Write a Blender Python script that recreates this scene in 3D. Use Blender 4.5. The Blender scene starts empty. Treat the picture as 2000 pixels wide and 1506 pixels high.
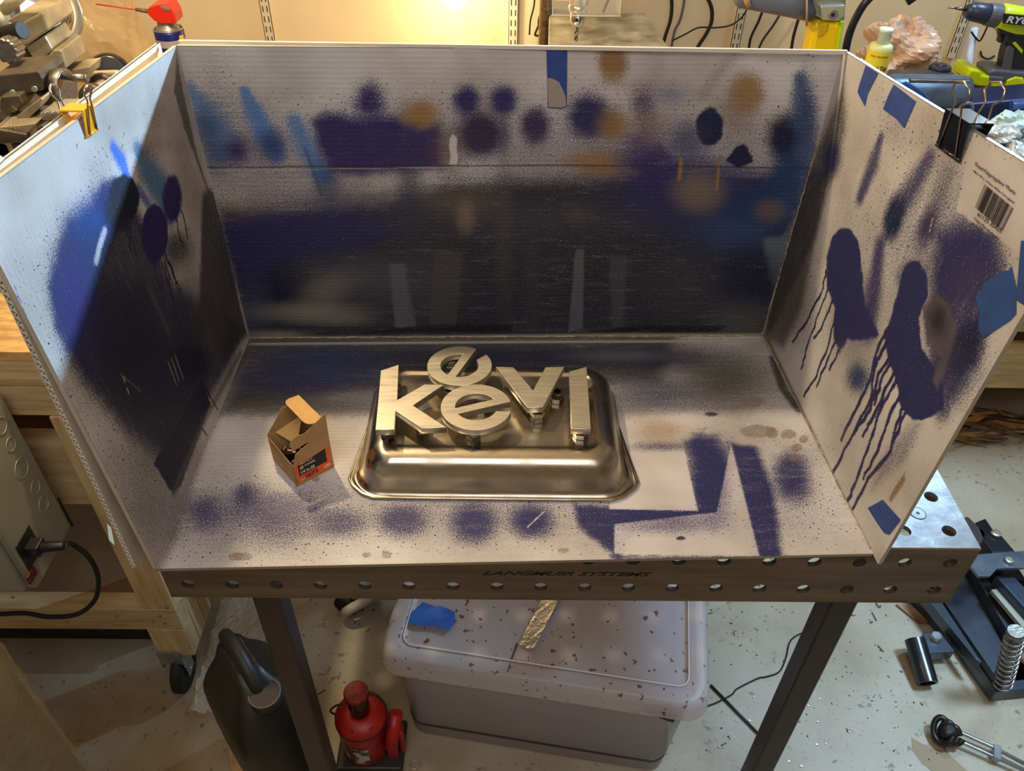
import bpy, bmesh, math, random
import numpy as np
from mathutils import Matrix, Vector
random.seed(7); rng = np.random.RandomState(7)
C = bpy.context.scene.collection
S = bpy.context.scene
T = 0.90            # height of the steel table top above the floor; everything is built in the table's frame and lifted at the end
PI = math.pi

# ------------------------------------------------------------------ camera
CF, CX, CY, CZ = 1569.99, 0.386457, -0.556341, 0.703414
PITCH, ROLL, YAW = 0.705530, -0.0195354, -0.0135782
def cam_rot():
    c, s = math.cos, math.sin
    r = np.array([1, 0, 0.]); f = np.array([0, c(PITCH), -s(PITCH)]); d = np.array([0, -s(PITCH), -c(PITCH)])
    Rz = np.array([[c(YAW), -s(YAW), 0], [s(YAW), c(YAW), 0], [0, 0, 1]])
    r, f, d = Rz @ r, Rz @ f, Rz @ d
    return np.array([c(ROLL)*r + s(ROLL)*d, -s(ROLL)*r + c(ROLL)*d, f])
CM = cam_rot(); CP = np.array([CX, CY, CZ])
def at(px, py, x=None, y=None, z=None, n=None, c=None):
    """point of the scene seen at a photo pixel on a given plane"""
    d = CM.T @ np.array([(px-1000)/CF, (py-753)/CF, 1.0])
    if n is None:
        if x is not None: n, c = np.array([1., 0, 0]), x
        elif y is not None: n, c = np.array([0, 1., 0]), y
        else: n, c = np.array([0, 0, 1.]), z
    t = (c - n @ CP) / (n @ d)
    return CP + t*d
cam = bpy.data.cameras.new('camera'); co = bpy.data.objects.new('camera', cam); C.objects.link(co)
cam.sensor_width = 36; cam.sensor_fit = 'HORIZONTAL'; cam.lens = CF/2000*36; cam.clip_start = 0.02; cam.clip_end = 50
m = Matrix.Identity(4)
for i in range(3):
    m[i][0] = CM[0][i]; m[i][1] = -CM[1][i]; m[i][2] = -CM[2][i]
m[0][3], m[1][3], m[2][3] = CX, CY, CZ+T
co.matrix_world = m
S.camera = co

# ------------------------------------------------------------------ world, lights, exposure
W = bpy.data.worlds.new('world'); S.world = W; W.use_nodes = True
bg = W.node_tree.nodes['Background']; bg.inputs[0].default_value = (0.76, 0.82, 0.95, 1); bg.inputs[1].default_value = 0.16
S.view_settings.view_transform = 'Standard'; S.view_settings.look = 'None'
S.view_settings.exposure = 0.2; S.view_settings.gamma = 1.0; S.view_settings.use_curve_mapping = False
def light(kind, name, loc, power, col, size=0.1, target=None, size_y=None, spread=None):
    l = bpy.data.lights.new(name, kind); l.energy = power; l.color = col
    if kind == 'AREA':
        l.size = size
        if size_y: l.shape = 'RECTANGLE'; l.size_y = size_y
        if spread: l.spread = spread
    else: l.shadow_soft_size = size
    o = bpy.data.objects.new(name, l); C.objects.link(o); o.location = (loc[0], loc[1], loc[2]+T)
    if target is not None:
        d = Vector(target)-Vector(loc); o.rotation_euler = d.to_track_quat('-Z', 'Y').to_euler()
    return o
WARM = (1.0, 0.76, 0.46); COOL = (0.50, 0.74, 1.0); NEUT = (1.0, 0.86, 0.68)
light('POINT', 'bench_lamp_light', (-0.10, 0.63, 0.99), 32, WARM, 0.022)
light('AREA', 'ceiling_light_front', (0.35, -0.55, 1.45), 17, (1.0, .95, .93), 1.3, (0.4, 0.2, 0))
light('AREA', 'work_light_right', (1.75, 1.50, 0.75), 8, (0.46, 0.73, 1.0), 0.05, (0.05, 0.1, 0.34), spread=1.0)
light('AREA', 'ceiling_light_right', (1.85, 0.35, 1.45), 8, COOL, 0.4, (1.75, 0.45, -0.9), spread=1.15)
light('AREA', 'added_bench_fill', (1.75, 1.25, 1.40), 4.5, COOL, 0.35, (1.5, 1.2, 0.0), spread=1.5)  # added cool fill to brighten the vise, drill and bag
light('POINT', 'drill_press_bulb_light', (0.262, 1.585, 0.215), 8, (1.0, 0.78, 0.42), 0.03)
light('AREA', 'left_fill_light', (-0.6, 0.6, 1.4), 3.5, WARM, 0.5, (-0.5, 0.6, 0))  # warm fill added over the left bench, no fitting there

# ------------------------------------------------------------------ materials
def lin(c):
    return tuple(((v/255)/12.92 if v/255 <= 0.04045 else ((v/255+0.055)/1.055)**2.4) for v in c)
_m = {}
def mat(name, c1, c2=None, scale=8, rough=0.6, metal=0.0, bump=0.0, bscale=None, stretch=(1, 1, 1), detail=4, alpha=1.0, trans=0.0, emit=None, estr=0, lo=0.35, hi=0.65, rvar=0.0, coat=0.0):
    if name in _m: return _m[name]
    M = bpy.data.materials.new(name); M.use_nodes = True; nt = M.node_tree; b = nt.nodes['Principled BSDF']
    b.inputs['Roughness'].default_value = rough; b.inputs['Metallic'].default_value = metal
    b.inputs['Base Color'].default_value = (*lin(c1), 1)
    if coat: b.inputs['Coat Weight'].default_value = coat
    if alpha < 1: b.inputs['Alpha'].default_value = alpha
    if trans: b.inputs['Transmission Weight'].default_value = trans
    if emit: b.inputs['Emission Color'].default_value = (*lin(emit), 1); b.inputs['Emission Strength'].default_value = estr
    if c2 is not None or bump or rvar:
        tc = nt.nodes.new('ShaderNodeTexCoord'); mp = nt.nodes.new('ShaderNodeMapping'); mp.inputs['Scale'].default_value = stretch
        nt.links.new(tc.outputs['Object'], mp.inputs[0])
        nz = nt.nodes.new('ShaderNodeTexNoise'); nz.inputs['Scale'].default_value = scale; nz.inputs['Detail'].default_value = detail
        nt.links.new(mp.outputs[0], nz.inputs[0])
        if c2 is not None:
            r = nt.nodes.new('ShaderNodeValToRGB'); r.color_ramp.elements[0].position = lo; r.color_ramp.elements[1].position = hi
            r.color_ramp.elements[0].color = (*lin(c1), 1); r.color_ramp.elements[1].color = (*lin(c2), 1)
            nt.links.new(nz.outputs[0], r.inputs[0]); nt.links.new(r.outputs[0], b.inputs['Base Color'])
        if rvar:
            mr = nt.nodes.new('ShaderNodeMapRange'); mr.inputs[1].default_value = .3; mr.inputs[2].default_value = .7
            mr.inputs[3].default_value = max(0.02, rough-rvar); mr.inputs[4].default_value = rough+rvar
            nt.links.new(nz.outputs[0], mr.inputs[0]); nt.links.new(mr.outputs[0], b.inputs['Roughness'])
        if bump:
            nb = nt.nodes.new('ShaderNodeTexNoise'); nb.inputs['Scale'].default_value = bscale or scale*3; nb.inputs['Detail'].default_value = 3
            nt.links.new(mp.outputs[0], nb.inputs[0])
            bn = nt.nodes.new('ShaderNodeBump'); bn.inputs['Strength'].default_value = bump; bn.inputs['Distance'].default_value = 0.002
            nt.links.new(nb.outputs[0], bn.inputs['Height']); nt.links.new(bn.outputs[0], b.inputs['Normal'])
    _m[name] = M; return M

# ------------------------------------------------------------------ mesh helpers
class MB:
    def __init__(s): s.v = []; s.f = []; s.sm = []
    def add(s, vs, fs, smooth=False):
        k = len(s.v); s.v += [tuple(map(float, p)) for p in vs]; s.f += [tuple(i+k for i in f) for f in fs]; s.sm += [smooth]*len(fs); return s
    def box(s, a, b, M=None):
        x0, y0, z0 = a; x1, y1, z1 = b
        vs = [(x0, y0, z0), (x1, y0, z0), (x1, y1, z0), (x0, y1, z0), (x0, y0, z1), (x1, y0, z1), (x1, y1, z1), (x0, y1, z1)]
        if M is not None: vs = [tuple(M @ Vector(p)) for p in vs]
        return s.add(vs, [(0, 3, 2, 1), (4, 5, 6, 7), (0, 1, 5, 4), (1, 2, 6, 5), (2, 3, 7, 6), (3, 0, 4, 7)])
    def prism(s, bot, top):
        n = len(bot); vs = list(bot)+list(top)
        fs = [tuple(reversed(range(n))), tuple(range(n, 2*n))] + [(i, (i+1) % n, n+(i+1) % n, n+i) for i in range(n)]
        return s.add(vs, fs)
    def lathe(s, o, axis, prof, seg=24, smooth=True, caps=True):
        """prof: list of (distance along axis, radius)"""
        o = Vector(o); a = Vector(axis).normalized(); u = a.orthogonal().normalized(); w = a.cross(u)
        vs = []; n = len(prof)
        for (h, r) in prof:
            for k in range(seg):
                t = 2*PI*k/seg; vs.append(o + a*h + (u*math.cos(t)+w*math.sin(t))*r)
        fs = [(i*seg+k, i*seg+(k+1) % seg, (i+1)*seg+(k+1) % seg, (i+1)*seg+k) for i in range(n-1) for k in range(seg)]
        s.add(vs, fs, smooth)
        if caps:
            k0 = len(s.v)-len(vs)
            s.f.append(tuple(k0+k for k in reversed(range(seg)))); s.sm.append(False)
            s.f.append(tuple(k0+(n-1)*seg+k for k in range(seg))); s.sm.append(False)
        return s
    def cyl(s, p0, p1, r0, r1=None, seg=20):
        p0 = Vector(p0); p1 = Vector(p1); L = (p1-p0).length
        return s.lathe(p0, p1-p0, [(0, r0), (L, r0 if r1 is None else r1)], seg)
    def tube(s, pts, r, seg=8, closed=False):
        P = [Vector(p) for p in pts]; n = len(P); vs = []
        prev = None
        for i in range(n):
            a = P[(i-1) % n] if (closed or i > 0) else P[i]; b = P[(i+1) % n] if (closed or i < n-1) else P[i]
            d = (b-a).normalized()
            if prev is None: u = d.orthogonal().normalized()
            else:
                u = prev - d*prev.dot(d)
                u = u.normalized() if u.length > 1e-6 else d.orthogonal().normalized()
            prev = u; w = d.cross(u); rr = r[i] if hasattr(r, '__len__') else r
            for k in range(seg):
                t = 2*PI*k/seg; vs.append(P[i] + (u*math.cos(t)+w*math.sin(t))*rr)
        m_ = n if closed else n-1
        fs = [(i*seg+k, i*seg+(k+1) % seg, ((i+1) % n)*seg+(k+1) % seg, ((i+1) % n)*seg+k) for i in range(m_) for k in range(seg)]
        s.add(vs, fs, True)
        if not closed:
            k0 = len(s.v)-len(vs)
            s.f.append(tuple(k0+k for k in reversed(range(seg)))); s.sm.append(False)
            s.f.append(tuple(k0+(n-1)*seg+k for k in range(seg))); s.sm.append(False)
        return s
    def loft(s, loops, smooth=True, cap0=True, cap1=True, closed=True):
        n = len(loops[0]); vs = [p for l in loops for p in l]; e = n if closed else n-1
        fs = [(i*n+k, i*n+(k+1) % n, (i+1)*n+(k+1) % n, (i+1)*n+k) for i in range(len(loops)-1) for k in range(e)]
        s.add(vs, fs, smooth); k0 = len(s.v)-len(vs)
        if cap0: s.f.append(tuple(k0+k for k in reversed(range(n)))); s.sm.append(False)
        if cap1: s.f.append(tuple(k0+(len(loops)-1)*n+k for k in range(n))); s.sm.append(False)
        return s
    def ball(s, c, r, seg=16, rings=10, sx=1, sy=1, sz=1):
        loops = []
        for i in range(1, rings):
            t = PI*i/rings
            loops.append([(c[0]+sx*r*math.sin(t)*math.cos(2*PI*k/seg), c[1]+sy*r*math.sin(t)*math.sin(2*PI*k/seg), c[2]+sz*r*math.cos(t)) for k in range(seg)])
        return s.loft(loops)
    def slab(s, pix, y, t):
        """outline seen in the photo standing on the vertical plane Y=y, t thick"""
        f = [at(px, py, y=y) for px, py in pix]
        return s.prism(f, [(p[0], p[1]+t, p[2]) for p in f])
    def flat(s, pix, z, t):
        """outline seen in the photo lying on the level Z=z, t thick downwards"""
        f = [at(px, py, z=z) for px, py in pix]
        return s.prism([(p[0], p[1], p[2]-t) for p in f], f)
    def mesh(s, name):
        me = bpy.data.meshes.new(name); me.from_pydata(s.v, [], s.f)
        me.polygons.foreach_set('use_smooth', s.sm); me.update()
        bm = bmesh.new(); bm.from_mesh(me); bmesh.ops.recalc_face_normals(bm, faces=bm.faces[:]); bm.to_mesh(me); bm.free()
        return me
ROOTS = []
def tag(o, label=None, cat=None, group=None, kind=None):
    if label: o['label'] = label
    if cat: o['category'] = cat
    if group: o['group'] = group
    if kind: o['kind'] = kind
    return o
def thing(name, label, cat, group=None):
    o = bpy.data.objects.new(name, None); o.empty_display_size = 0.05; C.objects.link(o); ROOTS.append(o)
    return tag(o, label, cat, group)
def part(name, mb, M, parent=None, bevel=0, label=None, seg=2, kind=None):
    me = mb.mesh(name) if isinstance(mb, MB) else mb
    o = bpy.data.objects.new(name, me); C.objects.link(o)
    if M is not None: me.materials.clear(); me.materials.append(M)
    o.parent = parent
    if bevel:
        md = o.modifiers.new('bevel', 'BEVEL'); md.width = bevel; md.segments = seg; md.limit_method = 'ANGLE'; md.angle_limit = math.radians(40)
    if label: o['label'] = label
    if kind: o['kind'] = kind
    if parent is None: ROOTS.append(o)
    return o
def single(name, mb, M, label, cat, group=None, bevel=0, kind=None):
    return tag(part(name, mb, M, None, bevel), label, cat, group, kind)
def struct(name, mb, M, parent=None):
    o = part(name, mb, M, parent)
    if parent is None: o['kind'] = 'structure'
    return o
def frame(o, u, v):
    """matrix with x along u, y along v (made square), z the normal"""
    u = Vector(u).normalized(); v = Vector(v); v = (v-u*v.dot(u)).normalized(); w = u.cross(v)
    M = Matrix.Identity(4)
    for i in range(3): M[i][0] = u[i]; M[i][1] = v[i]; M[i][2] = w[i]; M[i][3] = o[i]
    return M
def curve_mesh(name, splines, extrude, bevel=0.0):
    cu = bpy.data.curves.new(name, 'CURVE'); cu.dimensions = '2D'; cu.fill_mode = 'BOTH'; cu.extrude = extrude; cu.bevel_depth = bevel; cu.bevel_resolution = 1
    for pts in splines:
        sp = cu.splines.new('POLY'); sp.points.add(len(pts)-1); sp.use_cyclic_u = True
        for i, p in enumerate(pts): sp.points[i].co = (p[0], p[1], 0, 1)
    o = bpy.data.objects.new(name, cu); C.objects.link(o); bpy.context.view_layer.update()
    me = bpy.data.meshes.new_from_object(o.evaluated_get(bpy.context.evaluated_depsgraph_get()))
    bpy.data.objects.remove(o); bpy.data.curves.remove(cu); return me
def text_mesh(txt, size, extrude, M, sx=1.0, shear=0.0, spacing=1.0, align='CENTER', bold=0.0):
    cu = bpy.data.curves.new('t', 'FONT'); cu.body = txt; cu.size = size; cu.extrude = extrude; cu.shear = shear; cu.space_character = spacing
    cu.align_x = align; cu.align_y = 'CENTER'; cu.offset = bold; cu.resolution_u = 3
    o = bpy.data.objects.new('t', cu); C.objects.link(o); bpy.context.view_layer.update()
    me = bpy.data.meshes.new_from_object(o.evaluated_get(bpy.context.evaluated_depsgraph_get()))
    bpy.data.objects.remove(o); bpy.data.curves.remove(cu)
    me.transform(M @ Matrix.Diagonal((sx, 1, 1, 1))); return me
def finish():
    """put each thing's origin at its base and lift the whole scene so the room's floor is at height 0"""
    bpy.context.view_layer.update()
    def kids(o):
        r = []
        for c in o.children: r.append(c); r += kids(c)
        return r
    for r in ROOTS:
        if r.get('placed'): r.location.z += T; del r['placed']; continue
        objs = ([r] if r.type == 'MESH' else []) + [k for k in kids(r) if k.type == 'MESH']
        lo = np.array([1e9]*3); hi = -lo
        for o in objs:
            n = len(o.data.vertices); a = np.empty(n*3); o.data.vertices.foreach_get('co', a); a = a.reshape(-1, 3)
            lo = np.minimum(lo, a.min(0)); hi = np.maximum(hi, a.max(0))
        c = Vector(((lo[0]+hi[0])/2, (lo[1]+hi[1])/2, lo[2]))
        if r.get('kind') == 'structure': c = Vector((0, 0, 0))
        done = set()
        for o in objs:
            if o.data.name not in done: o.data.transform(Matrix.Translation(-c)); done.add(o.data.name)
        r.location = c + Vector((0, 0, T))

# shared materials
M_steel = mat('brushed_steel', (150, 146, 138), (118, 114, 108), scale=30, rough=0.38, metal=1.0, bump=0.25, bscale=60, stretch=(1, 6, 6), rvar=.08)
M_cast = mat('machined_cast_iron', (190, 178, 150), (150, 138, 112), scale=18, rough=0.42, metal=0.55, rvar=.1)
M_castd = mat('dark_and_shaded_iron', (110, 100, 84), (78, 70, 58), scale=20, rough=0.5, metal=0.6)  # real dark iron; on the lathe also stands for shaded faces
M_chrome = mat('bright_chrome', (215, 215, 215), rough=0.12, metal=1.0)
M_zinc = mat('zinc_plated_steel', (178, 182, 184), (146, 150, 154), scale=40, rough=0.3, metal=.75)
M_mill = mat('dark_mill_scale_steel', (44, 39, 38), (66, 58, 52), scale=9, rough=0.42, metal=0.35, stretch=(4, 4, 0.6), rvar=.1)
M_black = mat('black_plastic', (22, 22, 24), (32, 32, 34), scale=30, rough=0.42)
M_rubber = mat('black_rubber', (20, 20, 20), rough=0.65)
M_wire = mat('spring_wire', (190, 178, 165), rough=0.2, metal=1.0)
M_pine = mat('pale_pine_wood', (206, 182, 140), (176, 148, 106), scale=7, rough=0.62, bump=0.3, bscale=40, stretch=(1.2, 8, 12), detail=6)
M_pine2 = mat('upright_pine_wood', (212, 188, 144), (184, 154, 110), scale=7, rough=0.62, bump=0.3, bscale=40, stretch=(10, 10, 1), detail=6)
M_osb = mat('bench_top_board', (206, 164, 98), (168, 122, 66), scale=26, rough=0.7, bump=0.4, stretch=(1, 3, 1))
M_ply = mat('shelf_plywood', (120, 92, 60), (98, 74, 48), scale=10, rough=0.7)
M_dark = mat('charcoal_painted_metal', (30, 30, 32), (42, 41, 42), scale=14, rough=0.5)
M_tape = mat('blue_masking_tape', (38, 62, 128), (46, 72, 140), scale=60, rough=0.7)
M_tape2 = mat('bright_blue_masking_tape', (34, 92, 190), (44, 110, 205), scale=60, rough=0.7)
M_navy = mat('navy_overspray', (38, 40, 78), rough=0.6)
M_red = mat('chipped_red_paint', (178, 26, 22), (120, 18, 14), scale=28, rough=0.42, bump=.2, lo=.45, hi=.75)
# ================================================================== THE ROOM
YW = 1.70
def floor_mat():
    M = bpy.data.materials.new('concrete_floor'); M.use_nodes = True; nt = M.node_tree; b = nt.nodes['Principled BSDF']
    tc = nt.nodes.new('ShaderNodeTexCoord')
    def noise(s, d=5):
        n = nt.nodes.new('ShaderNodeTexNoise'); n.inputs['Scale'].default_value = s; n.inputs['Detail'].default_value = d; nt.links.new(tc.outputs['Object'], n.inputs[0]); return n
    def ramp(src, els):
        r = nt.nodes.new('ShaderNodeValToRGB'); cr = r.color_ramp
        while len(cr.elements) < len(els): cr.elements.new(.5)
        for e, (p, c) in zip(cr.elements, els): e.position = p; e.color = (*lin(c), 1)
        nt.links.new(src, r.inputs[0]); return r
    def mix(a, b_, fac, mode='MIX'):
        x = nt.nodes.new('ShaderNodeMix'); x.data_type = 'RGBA'; x.blend_type = mode
        nt.links.new(a, x.inputs[6]); nt.links.new(b_, x.inputs[7])
        if isinstance(fac, float): x.inputs[0].default_value = fac
        else: nt.links.new(fac, x.inputs[0])
        return x.outputs[2]
    base = ramp(noise(3.5, 6).outputs[0], [(.3, (146, 132, 108)), (.5, (168, 158, 136)), (.7, (180, 174, 158))])
    spk = ramp(noise(55, 3).outputs[0], [(.28, (70, 60, 48)), (.36, (255, 255, 255))])
    spk2 = ramp(noise(160, 2).outputs[0], [(.27, (90, 80, 66)), (.36, (255, 255, 255))])
    rust = ramp(noise(1.9, 4).outputs[0], [(.60, (255, 255, 255)), (.72, (206, 170, 120))])
    c = mix(base.outputs[0], spk.outputs[0], .55, 'MULTIPLY'); c = mix(c, spk2.outputs[0], .5, 'MULTIPLY'); c = mix(c, rust.outputs[0], .8, 'MULTIPLY')
    nt.links.new(c, b.inputs['Base Color']); b.inputs['Roughness'].default_value = 0.42
    r = nt.nodes.new('ShaderNodeMapRange'); r.inputs[3].default_value = .22; r.inputs[4].default_value = .7
    nt.links.new(noise(6).outputs[0], r.inputs[0]); nt.links.new(r.outputs[0], b.inputs['Roughness'])
    bn = nt.nodes.new('ShaderNodeBump'); bn.inputs['Strength'].default_value = .25; bn.inputs['Distance'].default_value = .003
    nt.links.new(noise(40).outputs[0], bn.inputs['Height']); nt.links.new(bn.outputs[0], b.inputs['Normal'])
    return M
struct('floor', MB().box((-2.2, -2.4, -.95), (3.2, YW, -.90)), floor_mat())
M_wall = mat('cream_painted_wall', (226, 212, 178), (220, 205, 170), scale=5, rough=0.75, bump=.05)
M_wallw = mat('white_painted_wall', (205, 198, 184), (198, 190, 176), scale=4, rough=0.8)
struct('wall_back', MB().box((-2.2, YW, -.95), (3.2, YW+.1, 1.55)), M_wall)
struct('wall_left', MB().box((-2.3, -2.4, -.95), (-2.2, YW+.1, 1.55)), M_wallw)
struct('wall_right', MB().box((3.2, -2.4, -.95), (3.3, YW+.1, 1.55)), M_wallw)
struct('wall_front', MB().box((-2.3, -2.5, -.95), (3.3, -2.4, 1.55)), M_wallw)
struct('ceiling', MB().box((-2.3, -2.5, 1.55), (3.3, YW+.1, 1.6)), M_wallw)

# slotted shelf standards on the wall
M_std = mat('white_shelf_standard', (214, 206, 186), rough=0.45)
M_slot = mat('slot_shadow', (40, 36, 30), rough=.8)
def standard(px_top, px_bot, pyb, label):
    x0 = at(px_top, 0, y=YW)[0]
    t = thing('shelf_standard', label, 'shelf track', 'slotted shelf standards on the wall')
    w = .0125
    mb = MB().box((x0-w, YW-.012, -.02), (x0-w+.0016, YW, 1.2)).box((x0+w-.0016, YW-.012, -.02), (x0+w, YW, 1.2)).box((x0-w, YW-.012, -.02), (x0+w, YW-.0105, 1.2))
    part('rail', mb, M_std, t)
    z = -.005; sb = MB()
    while z < 1.15:
        for s in (-.0055, .0055): sb.box((x0+s-.0013, YW-.0126, z), (x0+s+.0013, YW-.0119, z+.015))
        z += .0254
    o = part('slot_row', sb, M_slot, t); o['kind'] = 'stuff'
standard(517, 0, 85, 'cream slotted shelf standard on the wall behind the left half of the booth')
standard(1003, 0, 85, 'cream slotted shelf standard on the wall just left of the drill press')
standard(1450, 0, 90, 'cream slotted shelf standard on the wall behind the dark cables')
standard(1893, 0, 90, 'cream slotted shelf standard on the wall left of the cordless drill')

# ================================================================== STEEL FIXTURE TABLE
IN = .0254
def holed_plate(mb, M, nu, nv, thick, r=.0079, skip=()):
    """grid of 2 inch cells, each with a round through hole; local x,y in metres from the corner, z = outside"""
    seg = 16; c = 2*IN
    for i in range(nu):
        for j in range(nv):
            cx, cy = (i+.5)*c, (j+.5)*c; h = c/2
            if (i, j) in skip:
                mb.box((cx-h, cy-h, -thick), (cx+h, cy+h, 0), M); continue
            inn = []; out = []
            for k in range(seg):
                a = 2*PI*(k+.5)/seg; ca, sa = math.cos(a), math.sin(a); inn.append((cx+r*ca, cy+r*sa)); q = h/max(abs(ca), abs(sa)); out.append([cx+q*ca, cy+q*sa])
            for k in (1, 5, 9, 13):   # snap the outline to the cell's corners
                a = 2*PI*(k+1)/seg
            # corner snapping
            for k in range(seg):
                a = 2*PI*(k+.5)/seg
                for q in range(4):
                    b = PI/4+q*PI/2
                    if 0 < b-a < 2*PI/seg: out[k] = [cx+h*(1 if math.cos(b) > 0 else -1), cy+h*(1 if math.sin(b) > 0 else -1)]
            for zz, flip in ((0, 0), (-thick, 1)):
                vs = [M @ Vector((x, y, zz)) for x, y in inn] + [M @ Vector((x, y, zz)) for x, y in out]
                fs = [(k, (k+1) % seg, seg+(k+1) % seg, seg+k) for k in range(seg)]
                mb.add(vs, fs)
            ch = .0009
            vs = [M @ Vector((x, y, 0)) for x, y in inn] + [M @ Vector((x, y, -thick)) for x, y in inn]
            mb.add(vs, [(k, (k+1) % seg, seg+(k+1) % seg, seg+k) for k in range(seg)])
    return mb
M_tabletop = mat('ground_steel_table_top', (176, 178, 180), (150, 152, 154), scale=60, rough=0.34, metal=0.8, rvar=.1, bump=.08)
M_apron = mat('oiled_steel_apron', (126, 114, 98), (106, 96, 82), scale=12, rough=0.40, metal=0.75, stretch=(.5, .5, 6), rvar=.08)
tb = thing('fixture_table', 'grey steel fixture table with rows of round holes, under the paint booth', 'table')
W36, D24, TH = 36*IN, 24*IN, .006
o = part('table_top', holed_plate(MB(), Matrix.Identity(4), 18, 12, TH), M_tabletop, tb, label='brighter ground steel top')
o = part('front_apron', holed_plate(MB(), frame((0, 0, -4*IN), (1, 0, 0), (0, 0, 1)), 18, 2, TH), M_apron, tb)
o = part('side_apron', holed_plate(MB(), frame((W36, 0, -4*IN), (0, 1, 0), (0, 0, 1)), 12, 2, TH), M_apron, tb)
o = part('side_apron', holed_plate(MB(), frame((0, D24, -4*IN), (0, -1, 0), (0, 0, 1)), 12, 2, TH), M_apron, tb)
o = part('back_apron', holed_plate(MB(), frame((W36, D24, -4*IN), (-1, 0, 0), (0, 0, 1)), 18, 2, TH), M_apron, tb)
part('bright_edge', MB().cyl((0.001, .0005, -.0008), (W36-.001, .0005, -.0008), .0014, seg=8), mat('worn_bright_edge', (196, 170, 138), rough=.3, metal=.8), tb)
for (x, y) in [(34, 2), (34, 10), (34, 6)]:
    sc = part('countersunk_screw', MB().lathe((x*IN, y*IN, -.002), (0, 0, 1), [(0, .0075), (.0024, .0083)], 24), M_zinc, tb)
    part('hex_socket', MB().lathe((x*IN, y*IN, .0002), (0, 0, 1), [(0, .0022), (.0004, .0022)], 6, smooth=False), M_black, sc)
    part('screw_rim', MB().tube([(x*IN+.0089*math.cos(2*PI*k/24), y*IN+.0089*math.sin(2*PI*k/24), .0001) for k in range(24)], .0004, 5, closed=True), M_black, sc)
for (x0, x1, y0, y1) in [(.067, .102, .05, .085), (.812, .847, .05, .085), (.067, .102, .568, .603), (.812, .847, .568, .603)]:
    part('leg', MB().box((x0, y0, -.90), (x1, y1, -TH)), M_mill, tb, bevel=.003)
lx = (at(936, 1120, y=0)[0]+at(1268, 1122, y=0)[0])/2; wd = at(1268, 1122, y=0)[0]-at(936, 1120, y=0)[0]; lz = at(1100, 1121, y=0)[2]
tm = text_mesh('LANGMUIR SYSTEMS', .0098, .00015, Matrix.Identity(4), shear=.45, bold=.00018)
xs = [v.co.x for v in tm.vertices]; k = wd/(max(xs)-min(xs))
tm.transform(frame((lx, -.0002, lz), (1, 0, 0), (0, 0, 1)) @ Matrix.Diagonal((k, 1.0, 1, 1)))
part('engraved_lettering', tm, mat('engraving_black', (20, 17, 15), rough=.6), tb, label='black engraved lettering LANGMUIR SYSTEMS')

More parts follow.
